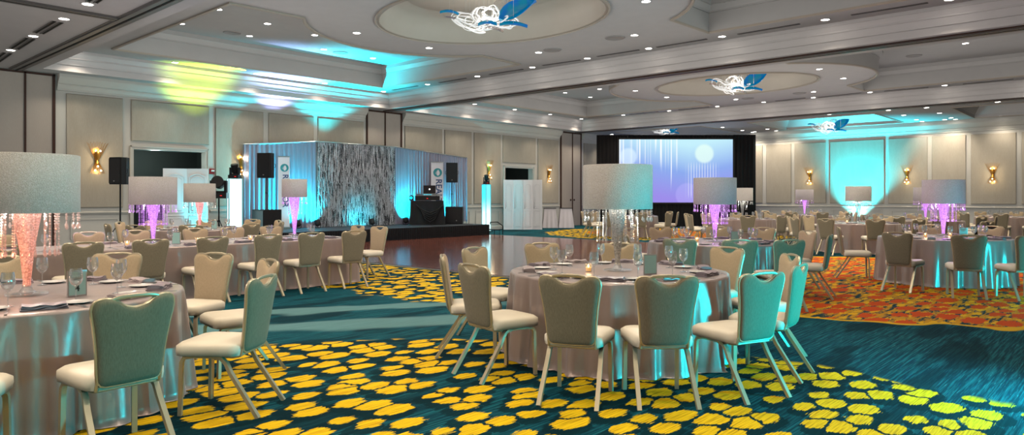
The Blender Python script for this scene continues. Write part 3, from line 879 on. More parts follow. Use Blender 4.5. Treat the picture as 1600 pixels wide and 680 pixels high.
for ax, a, z, lab in sc_list:
    o = S0 if not used else copy_tree(S0, K0); used = True
    if ax == 'x': o.location = (WX + .045, a, z); o.rotation_euler.z = 0; lp = (WX + .3, a)
    else: o.location = (a, FYW - .045, z); o.rotation_euler.z = -PI / 2; lp = (a, FYW - .3)
    tag(o, lab, 'wall light', 'gold wall sconces')
    point_light('sconce_lamp', (lp[0], lp[1], z + .25), (1, .75, .45), 3.5, .04); point_light('sconce_lamp', (lp[0], lp[1], z - .25), (1, .75, .45), 3.5, .04)

# fire alarm
o = empty('fire_alarm', (WX + .0, 10.15, 2.27)); MB().box((.025, 0, 0), (.05, .17, .17)).build('housing', M['red'], o, smooth=False)
MB().box((.06, .02, .02), (.03, .1, .05)).build('strobe', M['white_plastic'], o, smooth=False); tag(o, 'small red fire alarm strobe beside the left doorway', 'fire alarm')

# ================================================================ DANCE FLOOR + STAGE
o = empty('dance_floor', (-13.45, 14.4, 0))
MB().box((0, 0, .012), (10.3, 10.0, .024)).build('parquet', M['parquet'], o, smooth=False)
m = MB()
for (c, s) in (((0, -5.06), (10.54, .12)), ((0, 5.06), (10.54, .12)), ((5.21, 0), (.12, 10.0)), ((-5.21, 0), (.12, 10.0))): m.box((c[0], c[1], .009), (s[0], s[1], .018))
m.build('edge_strip', M['silver'], o, smooth=False)
tag(o, 'polished reddish wood parquet dance floor with silver edging', 'dance floor')

SH = .42
o = empty('stage', (-20.2, 14.77, 0))
MB().box((0, 0, SH - .03), (3.2, 9.06, .06)).build('deck', M['stage_top'], o, smooth=False)
def pleat_skirt(L, z0, z1, pitch=.09, amp=.015):
    m = MB(); n = int(L / pitch * 4); A, B = [], []
    for i in range(n + 1):
        x = -L / 2 + L * i / n; y = amp * math.sin(2 * PI * x / pitch)
        A.append(m.v((x, y, z1))); B.append(m.v((x, y * 1.4, z0)))
    for i in range(n): m.face([B[i], B[i + 1], A[i + 1], A[i]])
    return m
pleat_skirt(9.06, .005, SH - .02).build('skirt', M['skirt_black'], o, loc=(1.62, 0, 0), rz=PI / 2)
pleat_skirt(3.2, .005, SH - .02).build('skirt', M['skirt_black'], o, loc=(0, 4.55, 0), rz=PI)
pleat_skirt(3.2, .005, SH - .02).build('skirt', M['skirt_black'], o, loc=(0, -4.55, 0), rz=0)
tag(o, 'low black stage with pleated skirt along the left wall', 'stage')

# steps and rail at the stage's right end
o = empty('stage_step', (-19.0, 19.75, 0))
MB().box((0, 0, .2), (.8, .34, .03)).build('tread', M['stage_top'], o, smooth=False)
m = MB()
for sx in (-.38, .38):
    for sy in (-.15, .15): m.cyl((sx, sy, 0), (sx, sy, .19), .012, 8)
m.build('frame', M['stair_metal'], o)
m = MB()
m.tube([(.4, -.4, .425), (.4, -.4, .5), (.4, .0, .5), (.4, .3, .34), (.4, .3, 0.0)], .02, 8)
m.build('handrail', M['stair_metal'], o); tag(o, 'small black stage step with bent handrail', 'stage step')

# ---- backdrop
def drape(p0, p1, z0, h0, h1, mat, parent, name='drape', pitch=.14, amp=.035, seed=0, nz=8, strands=False):
    p0, p1 = Vector(p0), Vector(p1); d = p1 - p0; L = d.length; d.normalize(); nrm = Vector((d.y, -d.x)); q = random.Random(seed)
    n = int(L / .022); m = MB(); ph = [q.uniform(0, 6.28) for _ in range(4)]
    rows = []
    for k in range(nz + 1):
        t = k / nz; row = []
        for i in range(n + 1):
            s = i / n; x = s * L
            a = amp * (.45 + .55 * t)
            w = math.sin(2 * PI * x / pitch + 1.2 * math.sin(2.1 * x + ph[0])) + .5 * math.sin(2 * PI * x / (pitch * 2.3) + ph[1] + t * .8) + .35 * math.sin(2 * PI * x / (pitch * .45) + ph[2])
            zt = h0 + (h1 - h0) * s
            P = p0 + d * x + nrm * (a * w)
            row.append(m.v((P.x, P.y, zt + (z0 - zt) * t)))
        rows.append(row)
    for A, B in zip(rows, rows[1:]):
        for i in range(n): m.face([A[i], B[i], B[i + 1], A[i + 1]])
    return m.build(name, mat, parent, angle=180)
bd = empty('stage_backdrop', (0, 0, 0))
BX = -21.05
PT = [(-21.75, 11.1), (BX, 13.35), (BX, 16.72), (-21.5, 20.95)]
drape(PT[0], PT[1], SH + .01, 3.16, 3.34, M['drape_silver'], bd, 'silver_drape', .15, .035, 1)
drape(PT[2], PT[3], SH + .01, 3.34, 3.12, M['drape_silver'], bd, 'silver_drape', .15, .035, 2)
drape(PT[1], PT[2], SH + .01, 3.34, 3.34, M['sequin'], bd, 'sequin_drape', .10, .03, 3)
# looped sequin strings hanging in rows over the sequin drape
m = MB(); q = random.Random(4)
for r_, zr in enumerate((2.55, 2.25, 1.95, 1.65, 1.35, 1.05)):
    y = PT[1][1] + .1
    while y < PT[2][1] - .15:
        w = q.uniform(.07, .13); dz = q.uniform(.18, .34); z = zr + q.uniform(-.12, .12)
        m.tube([(BX + .06, y - w / 2, z), (BX + .085, y - w / 3, z - dz * .75), (BX + .09, y, z - dz), (BX + .085, y + w / 3, z - dz * .75), (BX + .06, y + w / 2, z)], .011, 4, cap=False)
        y += w * 1.25
m.build('sequin_swag', M['silver_swag'], bd)['kind'] = 'stuff'
m = MB()
for a, b, h0, h1 in ((PT[0], PT[1], 3.17, 3.35), (PT[1], PT[2], 3.35, 3.35), (PT[2], PT[3], 3.35, 3.13)): m.cyl((a[0], a[1], h0), (b[0], b[1], h1), .022, 10)
m.build('crossbar', M['silver'], bd)
for p, h in zip(PT, (3.17, 3.36, 3.36, 3.13)): MB().cyl((p[0] - .03, p[1], .425 if p is not PT[3] else 0), (p[0] - .03, p[1], h), .022, 10).build('upright', M['silver'], bd)
tag(bd, 'pipe and drape stage backdrop, silver sheers around a sequin panel', 'backdrop', kind='thing')

# ---- banners
def text(body, size, mat, parent, loc, rot, name='lettering', ext=.002):
    cu = bpy.data.curves.new(name, 'FONT'); cu.body = body; cu.size = size; cu.extrude = ext; cu.align_x = 'LEFT'; cu.align_y = 'CENTER'; cu.offset = size * .015
    tmp = bpy.data.objects.new(name, cu); C.objects.link(tmp)
    dg = bpy.context.evaluated_depsgraph_get(); me = bpy.data.meshes.new_from_object(tmp.evaluated_get(dg))
    bpy.data.objects.remove(tmp); me.materials.clear(); me.materials.append(mat)
    o = bpy.data.objects.new(name, me); C.objects.link(o); o.parent = parent; o.location = loc; o.rotation_euler = rot; return o
def banner(loc, rz, w, h, label):
    o = empty('rollup_banner', loc, rz)                # faces local -Y
    MB().box((0, 0, h / 2 + .05), (w, .012, h)).build('panel', M['banner'], o, smooth=False)
    MB().box((0, .0, .03), (w + .06, .16, .06)).build('base', M['silver'], o, smooth=False)
    MB().box((0, 0, h + .06), (w + .02, .03, .03)).build('top_bar', M['silver'], o, smooth=False)
    r = w * .36
    disc = MB().lathe([(0, 0), (r, 0), (r, .004), (0, .004)], 40).build('emblem', M['ink_teal'], o, loc=(0.02, -.008, h - .18 - r)); disc.rotation_euler = (PI / 2, 0, 0)
    # white bird-like flame cut-out with trailing strokes on the disc
    m = MB(); pts = [(-.25, -.55), (.1, -.75), (.45, -.4), (.5, 0), (.35, .35), (.15, .7), (.05, .45), (-.1, .62), (-.05, .3), (-.35, .35), (-.1, .1), (-.6, .05), (-.1, -.1), (-.65, -.25), (-.15, -.3)]
    m.prism([(p[0] * r, p[1] * r) for p in pts], 0, .003); m.recalc = True
    e = m.build('emblem_mark', M['banner'], disc, smooth=False, loc=(0, 0, .004))
    text('REALTOR', w * .70, M['ink_navy'], o, (w * .12, -.008, h - .26 - 2 * r), (PI / 2, PI / 2, 0))
    return tag(o, label, 'banner', 'roll-up banners')
bp = atd(683, 27.9); banner(Vector((bp.x, bp.y, SH + .005)), math.atan2(bp.y, bp.x) - PI / 2, .48, 2.36, 'white roll-up banner with teal round emblem behind the DJ table')
bp = atd(443.5, 23.0); banner(Vector((bp.x, bp.y, SH + .005)), math.atan2(bp.y, bp.x) - PI / 2, .36, 2.30, 'white roll-up banner with teal emblem beside the left stage speaker')

# ---- DJ table
p = atd(668, 26.6); o = empty('cloth_covered_table', (p.x, p.y, SH), TH + .1)
def boxcloth(m, w, d, h, flare=.06, seed=1, n=16):
    q = random.Random(seed); path = []
    per = []
    for (a, b) in (((-w / 2, -d / 2), (w / 2, -d / 2)), ((w / 2, -d / 2), (w / 2, d / 2)), ((w / 2, d / 2), (-w / 2, d / 2)), ((-w / 2, d / 2), (-w / 2, -d / 2))):
        for i in range(n): t = i / n; per.append((a[0] + (b[0] - a[0]) * t, a[1] + (b[1] - a[1]) * t))
    N = len(per); rows = []
    for k in range(7):
        t = k / 6; row = []
        for i, (x, y) in enumerate(per):
            l = math.hypot(x / w, y / d) + 1e-6; f = flare * t + .03 * t * math.sin(i * 1.45 + q.random() * .6)
            row.append(m.v((x + x / w * f * 2, y + y / d * f * 2, h * (1 - t) + .004)))
        rows.append(row)
    for A, B in zip(rows, rows[1:]):
        for i in range(N): m.face([A[i], B[i], B[(i + 1) % N], A[(i + 1) % N]])
    m.face(rows[0]); m.recalc = True
    return m
boxcloth(MB(), 1.2, .7, .90, .05, 5).build('black_cloth', M['skirt_black'], o, angle=60)
m = MB()
for i in range(5):
    w = .5 - i * .03; m.tube([(-w + .1, -.40 - .01 * i, .74 - i * .03), (-w * .5 + .1, -.43, .55 - i * .08), (.1, -.45, .45 - i * .085), (w * .5 + .1, -.43, .55 - i * .08), (w + .1, -.40, .74 - i * .03)], .022, 6)
m.build('swag', M['skirt_black'], o)
tag(o, 'DJ table under swagged black cloth on the stage', 'table')
zt = SH + .91
dj = empty('dj_controller', (p.x, p.y, zt), TH + .1)
MB().box((0, 0, .09), (.92, .5, .17)).build('flight_case', M['black_gloss'], dj, smooth=False)
MB().box((0, 0, .2), (1.0, .54, .03)).build('deck_plate', M['silver'], dj, smooth=False)
for x in (-.3, .3): MB().lathe([(0, .215), (.12, .215), (.12, .235), (.1, .24), (0, .24)], 24, (x, 0, 0)).build('platter', M['black_gloss'], dj)
m = MB()
for i in range(14): m.box((-.12 + (i % 5) * .06, -.15 + (i // 5) * .1, .222), (.02, .02, .02))
m.build('knob', M['led_cyan'], dj, smooth=False)
MB().box((0, -.262, .08), (.05, .01, .02)).build('indicator', M['red_led'], dj, smooth=False)
tag(dj, 'silver and black DJ mixing console on the black cloth table', 'mixing console')
lt = empty('laptop', (p.x + .06, p.y + .05, zt + .245), TH + .1)
MB().box((0, .05, .01), (.46, .3, .018)).build('keyboard_base', M['silver'], lt, smooth=False)
lid = MB().box((0, 0, .155), (.46, .012, .31)).build('lid', M['black_gloss'], lt, smooth=False, loc=(0, -.06, .02)); lid.rotation_euler.x = .2
e = MB().lathe([(0, 0), (.026, 0), (.026, .003), (0, .003)], 20).build('lid_emblem', emis('lid_emblem_glow', (1, 1, 1, 1), 2.5), lid, loc=(0, -.007, .165)); e.rotation_euler.x = PI / 2
tag(lt, 'open dark laptop with glowing lid emblem on the DJ console', 'laptop')
# cyan stripe lights at the table's left
lb = empty('effect_light', (p.x - .05, p.y - .0, zt), TH); lb.location = at(646, 318, zt + .02).to_3d() if False else atd(643, 26.3, zt)
MB().lathe([(0, 0), (.08, 0), (.08, .16), (0, .2)], 16).build('housing', M['black'], lb)
m = MB()
for i in range(9):
    a = i * 2 * PI / 9; m.cyl((.0, -.085, .1), (.05 * math.cos(a), -.09, .1 + .05 * math.sin(a)), .008, 6)
m.build('lens', M['led_cyan'], lb)
tag(lb, 'small cyan effect light at left end of the DJ table', 'light effect')

# ---- speakers
def speaker(loc, rz, w, d, h, label, group='loudspeakers', nm='loudspeaker'):
    o = empty(nm, loc, rz)
    m = MB(); out = [(-w / 2, -d * .42), (-w * .4, -d / 2), (w * .4, -d / 2), (w / 2, -d * .42), (w / 2 - .0, 0), (w * .28, d / 2), (-w * .28, d / 2), (-w / 2, 0)]
    m.prism(out, 0, h); m.recalc = True
    m.build('cabinet', M['black'], o, smooth=False)
    g = MB().box((0, -d / 2 - .006, h / 2), (w * .86, .012, h * .92)).build('grille', M['black_gloss'], o, smooth=False)
    MB().box((0, -d / 2 - .014, h * .12), (.035, .004, .025)).build('badge', M['silver'], o, smooth=False)
    m = MB()
    for s in (-1, 1): m.tube([(s * w / 2, .02, h * .42), (s * (w / 2 + .03), .02, h * .44), (s * (w / 2 + .03), .02, h * .56), (s * w / 2, .02, h * .58)], .01, 6)
    m.build('handle', M['black_gloss'], o)
    return tag(o, label, 'loudspeaker', group)
def subwoofer(loc, rz, label, w=.66, d=.62, h=.66):
    o = empty('subwoofer', loc, rz)
    MB().box((0, 0, h / 2), (w, d, h)).build('cabinet', M['black'], o, smooth=False)
    MB().box((0, -d / 2 - .008, h / 2), (w * .92, .016, h * .9)).build('grille', M['black_gloss'], o, smooth=False)
    MB().box((0.1, -d / 2 - .02, h * .2), (.04, .006, .03)).build('badge', M['silver'], o, smooth=False)
    return tag(o, label, 'subwoofer', 'stage subwoofers')
face = TH
pR = atd(706, 27.4)
subwoofer((pR.x + .08, pR.y + .07, SH + .005), face, 'black subwoofer on stage right of the DJ table')
def pole(loc, h, label):
    o = empty('speaker_pole', loc); MB().cyl((0, 0, 0), (0, 0, h), .018, 10).build('pole', M['black'], o)
    MB().lathe([(.03, 0), (.035, .02), (.035, .05), (.02, .06)], 12, (0, 0, h * .5)).build('collar', M['black_gloss'], o)
    MB().cyl((0, 0, h * .5 + .03), (.05, 0, h * .5 + .03), .008, 6).build('knob', M['black_gloss'], o); return tag(o, label, 'pole', 'speaker poles')
pole((pR.x, pR.y, SH + .665), 2.03 - SH - .665, 'thin black pole standing on the right stage subwoofer')
speaker((pR.x, pR.y, 2.03), face + .12, .44, .4, .76, 'black loudspeaker on pole right of the DJ table')
pL = atd(417, 21.1)
subwoofer((pL.x, pL.y, SH + .005), face - .65, 'black subwoofer at left end of stage', .6, .6)
pole((pL.x, pL.y, SH + .665), 2.03 - SH - .665, 'thin black pole standing on the left stage subwoofer')
speaker((pL.x, pL.y, 2.03), face - .15, .46, .4, .74, 'black loudspeaker on pole left of the sequin backdrop')
# tripod speaker at far left
def tripod(loc, h, label, spread=.5, nm='tripod_stand'):
    o = empty(nm, loc, .4)
    MB().cyl((0, 0, .12), (0, 0, h), .02, 10).build('pole', M['black'], o)
    MB().lathe([(.02, 0), (.035, .01), (.035, .07), (.02, .08)], 12, (0, 0, .75)).build('collar', M['black_gloss'], o)
    for k in range(3):
        a = k * 2 * PI / 3; c, s = math.cos(a), math.sin(a)
        MB().tube([(.03 * c, .03 * s, .8), (spread * .95 * c, spread * .95 * s, .03), (spread * c, spread * s, .012)], .012, 8).build('leg', M['black'], o)
        MB().cyl((.02 * c, .02 * s, .3), (spread * .55 * c, spread * .55 * s, .36), .008, 6).build('brace', M['black'], o)
    return tag(o, label, 'tripod stand', 'tripod stands')
pT = atd(188, 18.4); tripod((pT.x, pT.y, 0), 1.79, 'black tripod stand carrying the left front loudspeaker')
speaker((pT.x, pT.y, 1.79), face - .35, .42, .36, .70, 'black loudspeaker on tripod left of the doorway')
# ---- glowing columns with moving heads
def column(loc, rz, label, h=2.0, w=.3, mt='column_mat'):
    o = empty('light_tower', loc, rz)
    MB().box((0, 0, .015), (w + .12, w + .12, .03)).build('base_plate', M['black'], o, smooth=False)
    MB().box((0, 0, h / 2 + .02), (w, w, h - .06)).build('glowing_cover', M[mt], o, smooth=False)
    MB().box((0, 0, h - .005), (w + .04, w + .04, .02)).build('top_plate', M['silver'], o, smooth=False)
    m = MB()
    for sx in (-1, 1):
        for sy in (-1, 1): m.cyl((sx * w / 2, sy * w / 2, .03), (sx * w / 2, sy * w / 2, h - .02), .018, 8)
    m.build('corner_tube', M['col_edge'], o)
    return tag(o, label, 'light column', 'glowing light columns')
def col_mat():
    t = NT('led_column_cover'); sp = t.new('ShaderNodeSeparateXYZ'); t.link(t.new('ShaderNodeTexCoord').outputs['Object'], sp.inputs[0])
    f = t.smooth(sp.outputs[2], 1.5, .4)     # lit from its foot
    t.link(t.mix(f, lin(0, 190, 215), lin(215, 255, 255)), t.b.inputs['Emission Color']); t.b.inputs['Emission Strength'].default_value = 1.3
    t.set(color=(.3, .5, .5, 1)); return t.m
M['column_mat'] = col_mat(); M['column_white'] = emis('column_white', lin(205, 252, 255), 1.5); M['col_edge'] = plain('column_edge', lin(120, 190, 200), .5)
def moving_head(loc, rz, label, sc=1.0, tilt=.3):
    o = empty('moving_head_light', loc, rz)
    MB().box((0, 0, .05 * sc), (.3 * sc, .26 * sc, .1 * sc)).build('base', M['black_gloss'], o, smooth=False)
    MB().box((.06 * sc, -.132 * sc, .05 * sc), (.05, .005, .014)).build('display', M['red_led'], o, smooth=False)
    m = MB()
    for s in (-1, 1): m.box((s * .12 * sc, 0, .2 * sc), (.045 * sc, .12 * sc, .24 * sc))
    m.box((0, 0, .115 * sc), (.24 * sc, .12 * sc, .04 * sc)); m.build('yoke', M['black'], o, smooth=False)
    h = MB().lathe([(0, -.15 * sc), (.06 * sc, -.15 * sc), (.085 * sc, -.08 * sc), (.09 * sc, .05 * sc), (.105 * sc, .08 * sc), (.105 * sc, .15 * sc), (.085 * sc, .15 * sc)], 20).build('head', M['black'], o, loc=(0, 0, .27 * sc))
    h.rotation_euler = (tilt, 0, 0)
    MB().lathe([(0, .14 * sc), (.086 * sc, .14 * sc)], 20).build('lens', M['lens_blue'], h)
    return tag(o, label, 'stage light', 'moving head lights')
cL = atd(367, 20.7); column((cL.x, cL.y, 0), TH + .5, 'tall glowing white column left of the backdrop', 2.0, .37, 'column_white')
moving_head((cL.x, cL.y, 2.008), TH, 'black moving head light on top of the left glowing column', 1.0)
cR = atd(760, 29.6); column((cR.x, cR.y, 0), TH + .7, 'tall glowing cyan column at right end of stage', 2.0, .26)
moving_head((cR.x, cR.y, 2.008), TH, 'black moving head light on top of the right glowing column', .9)
pM = atd(342, 19.6); tripod((pM.x, pM.y, 0), 1.42, 'black tripod stand under the big round-lens stage light', .42)
moving_head((pM.x, pM.y, 1.42), TH + .2, 'large black stage light with round lens beside the left column', 1.55, 1.35)

# ---- par lights on stage
def par(loc, rz, tilt, label):
    o = empty('par_light', loc, rz)
    m = MB(); m.tube([(-.13, 0, .15), (-.13, 0, .03), (-.09, 0, .012), (.09, 0, .012), (.13, 0, .03), (.13, 0, .15)], .01, 6); m.build('yoke', M['black'], o)
    b = MB().lathe([(0, -.09), (.07, -.09), (.095, -.05), (.1, .09), (.085, .09)], 20, cap1=False).build('can', M['black'], o, loc=(0, 0, .16)); b.rotation_euler = (tilt, 0, 0)
    MB().lathe([(0, .07), (.088, .07)], 20).build('lens', M['led_cyan'], b)
    return tag(o, label, 'uplight', 'floor uplights')
CY = lin(0, 212, 235)
for (px, d, lab, tgt, pw) in ((-20.75, 12.45, 'floor uplight at left half of backdrop', (-21.5, 12.3, 1.5), 300), (-20.75, 13.2, 'floor uplight at corner of sequin backdrop', (-21.3, 13.05, 1.3), 120),
                         (-20.3, 15.1, 'floor uplight with red indicator before the sequin drape', (-21.1, 15.0, .85), 24), (-20.75, 17.0, 'floor uplight at right edge of sequin drape', (-21.2, 17.4, 1.5), 240), (-20.9, 19.1, 'floor uplight at far right end of backdrop', (-21.5, 20.2, 1.4), 110)):
    q = Vector((px, d)); par((q.x, q.y, SH + .005), PI / 2, -.5, lab); spot('uplight_beam', (q.x, q.y, SH + .3), tgt, CY, pw * 2.6, 130, 1.0, .06)

# ---- folding screens
def folding_screen(loc, rz, n, w, h, label, ang=.45):
    o = empty('folding_screen', loc, rz)
    x, y = -n * w * math.cos(ang) / 2, 0
    for i in range(n):
        a = ang if i % 2 == 0 else -ang
        e = MB(); e.box((w / 2, 0, h / 2), (w - .01, .035, h))
        pnl = e.build('panel', M['screen_door'], o, smooth=False, loc=(x, y, 0), rz=a)
        m = MB()
        def frame_pts(x0, x1, z0, z1, archy):
            pts = [(x0, z0), (x1, z0), (x1, z1)]
            if archy: pts += [(x0 + (x1 - x0) * (1 - k / 8), z1 + .09 * math.sin(PI * k / 8)) for k in range(1, 8)]
            return pts + [(x0, z1)]
        for (z0, z1, ar) in ((.12, .42 * h * .9, False), (.42 * h, h - .26, True)):
            m.tube([(px_, -.02, pz) for px_, pz in frame_pts(.08, w - .08, z0, z1, ar)], .012, 6, closed=True)
            m.tube([(px_, -.02, pz) for px_, pz in frame_pts(.14, w - .14, z0 + .07, z1 - .07, ar)], .007, 6, closed=True)
        m.build('moulding', M['screen_door'], pnl)
        x += w * math.cos(a); y += w * math.sin(a)
    return tag(o, label, 'folding screen', 'white folding screens')
q = atd(817, 31.6); folding_screen((q.x, q.y, 0), TH + .0, 4, .46, 2.24, 'white four-panel folding screen in front of right doorway', .33)
q = atd(290, 21.2); folding_screen((q.x, q.y, 0), TH + .25, 2, .66, 2.32, 'white folding screen in front of left doorway', .3)

# ---- small white skirted tables
for px, lab in ((859, 'small white-skirted cocktail table nearest the folding screen'), (884, 'small white-skirted cocktail table nearest the grey cupboard')):
    q = atd(px, 33.6); o = empty('skirted_table', (q.x, q.y, 0), TH)
    boxcloth(MB(), .54, .54, .92, .08, px, 14).build('white_skirt', M['white_satin'], o, angle=70)
    MB().box((0, 0, .935), (.6, .6, .02)).build('black_top', M['black'], o, smooth=False)
    tag(o, lab, 'table', 'white skirted tables')

# ---- projection screen
SD = 34.5
c0 = atd(932, SD); c1 = atd(1181, SD); mid = (c0 + c1) / 2; Wd = (c1 - c0).length
o = empty('projection_screen', (mid.x, mid.y, 0), TH)
hh = FPX / SD
zs = lambda py: EYE + (HY - py) * SD / FPX
def lx(px): return (px - (932 + 1181) / 2) * SD / FPX
def flatdrape(x0, x1, z0, z1, nm, y=0.0, seed=0):
    m = MB(); n = int((x1 - x0) / .04); A, B = [], []
    for i in range(n + 1):
        x = x0 + (x1 - x0) * i / n; yy = y + .03 * math.sin(x * 34 + seed) + .015 * math.sin(x * 79)
        A.append(m.v((x, yy, z1))); B.append(m.v((x, yy, z0)))
    for i in range(n): m.face([A[i], B[i], B[i + 1], A[i + 1]])
    return m.build(nm, M['drape_black'], o, angle=180)
flatdrape(lx(932), lx(965), .01, zs(211), 'side_drape')
flatdrape(lx(1146), lx(1181), .01, zs(210.5), 'side_drape', seed=2)
flatdrape(lx(965), lx(1146), .01, zs(317.5), 'skirt', seed=1)
flatdrape(lx(965), lx(1146), zs(217), zs(211), 'valance', seed=3)
m = MB()
for (x0, x1, z0, z1) in ((964, 1147.5, 316.5, 319), (964, 1147.5, 215.5, 218), (964, 967, 215.5, 319), (1144.5, 1147.5, 215.5, 319)):
    m.box(((lx(x0) + lx(x1)) / 2, -.06, (zs(z0) + zs(z1)) / 2), (lx(x1) - lx(x0), .05, abs(zs(z0) - zs(z1))))
m.build('frame', M['black'], o, smooth=False)
m = MB(); vs = [m.v(p_) for p_ in ((0, 0, 0), (1, 0, 0), (1, 0, 1), (0, 0, 1), (0, .01, 0), (1, .01, 0), (1, .01, 1), (0, .01, 1))]
for f in ((0, 1, 2, 3), (5, 4, 7, 6), (3, 2, 6, 7), (0, 4, 5, 1), (0, 3, 7, 4), (1, 5, 6, 2)): m.face([vs[i] for i in f])
pj = m.build('projected_picture', M['projection'], o, smooth=False, loc=(lx(967), -.05, zs(316.5))); pj.scale = (lx(1144.5) - lx(967), 1, zs(217.5) - zs(316.5))
tag(o, 'large glowing blue violet projection screen framed by black drapes', 'projection screen')

# ================================================================ CHAIR
def make_chair():
    root = empty('banquet_chair')
    # seat cushion
    def rr(w, d, r, n=5):
        pts = []
        for cx, cy, a0 in ((w / 2 - r, d / 2 - r, 0), (-w / 2 + r, d / 2 - r, PI / 2), (-w / 2 + r, -d / 2 + r, PI), (w / 2 - r, -d / 2 + r, 1.5 * PI)):
            for i in range(n + 1): a = a0 + PI / 2 * i / n; pts.append((cx + r * math.cos(a), cy + r * math.sin(a)))
        return pts
    m = MB(); rings = []
    for (w, d, r, z) in ((.42, .40, .05, .394), (.458, .448, .07, .402), (.470, .46, .08, .43), (.468, .456, .08, .462), (.42, .41, .08, .482), (.2, .2, .06, .49)):
        rings.append([m.v((x * (1 if y > 0 else .93), y + .01, z)) for x, y in rr(w, d, r)])
    for A, B in zip(rings, rings[1:]):
        for i in range(len(A)): j = (i + 1) % len(A); m.face([A[i], A[j], B[j], B[i]])
    m.face(rings[0][::-1]); m.face(rings[-1])
    m.build('seat', M['seat'], root, angle=60)
    # backrest
    half = [(0, .42), (.13, .42), (.152, .428), (.166, .45), (.172, .50), (.178, .58), (.188, .67), (.200, .75), (.211, .81), (.216, .845), (.212, .872), (.200, .890), (.180, .900), (.150, .902), (.122, .897), (.095, .884), (.07, .864), (.045, .851), (.02, .845), (0, .843)]
    out = half + [(-x, z) for x, z in half[-2:0:-1]]
    cz = .66
    def bp(x, z, off, s=1.0):
        xx, zz = x * s, cz + (z - cz) * (1 - (1 - s) * .75)
        return (xx, -.205 - (zz - .42) * .16 - .05 * (1 - (xx / .22) ** 2) * .5 + off, zz)
    m = MB()
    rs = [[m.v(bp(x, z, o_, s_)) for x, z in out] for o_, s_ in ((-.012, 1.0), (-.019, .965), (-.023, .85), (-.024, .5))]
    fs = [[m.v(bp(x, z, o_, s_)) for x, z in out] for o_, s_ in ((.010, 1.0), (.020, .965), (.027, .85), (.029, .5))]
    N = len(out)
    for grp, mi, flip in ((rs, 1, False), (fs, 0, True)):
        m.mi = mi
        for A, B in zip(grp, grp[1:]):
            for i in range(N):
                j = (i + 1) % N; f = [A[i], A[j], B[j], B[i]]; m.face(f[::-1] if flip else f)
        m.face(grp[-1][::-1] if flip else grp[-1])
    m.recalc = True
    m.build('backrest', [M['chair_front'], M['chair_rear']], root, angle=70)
    m = MB(); m.tube([bp(x, z, 0, 1.008) for x, z in out], .0125, 6, closed=True, flat=.8)
    bf = m.build('back_frame', M['chair_metal'], root)
    hp = [(-.125, .892), (-.105, .902), (-.07, .908), (0, .910), (.07, .908), (.105, .902), (.125, .892)]
    MB().tube([bp(x, z, -.002) for x, z in hp], .0125, 8, flat=.8).build('handle', M['chair_metal'], root)
    # rails
    m = MB()
    for s in (-1, 1): m.tube([(s * .165, .16, .392), (s * .17, -.16, .392), (s * .168, -.205, .40), (s * .165, -.222, .45)], .012, 6)
    m.tube([(-.17, -.19, .397), (.17, -.19, .397)], .013, 6); m.tube([(-.17, .14, .392), (.17, .14, .392)], .011, 6)
    m.build('seat_frame', M['chair_metal'], root)
    for s in (-1, 1):
        MB().tube([(s * .17, .02, .392), (s * .18, .12, .392), (s * .19, .172, .382), (s * .195, .186, .355), (s * .197, .188, .30), (s * .2, .195, 0)], .0215, 4, flat=.8).build('leg', M['chair_metal'], root)
        MB().tube([(s * .17, .06, .392), (s * .178, -.03, .392), (s * .184, -.085, .382), (s * .188, -.12, .35), (s * .192, -.15, .29), (s * .205, -.345, 0)], .0215, 4, flat=.8).build('leg', M['chair_metal'], root)
    return root
CH0 = make_chair(); KCH = kids_of(CH0); ch_used = [False]
def put_chair(x, y, rz, label, group):
    o = CH0 if not ch_used[0] else copy_tree(CH0, KCH); ch_used[0] = True
    o.location = (x, y, 0); o.rotation_euler.z = rz
    return tag(o, label, 'chair', group)

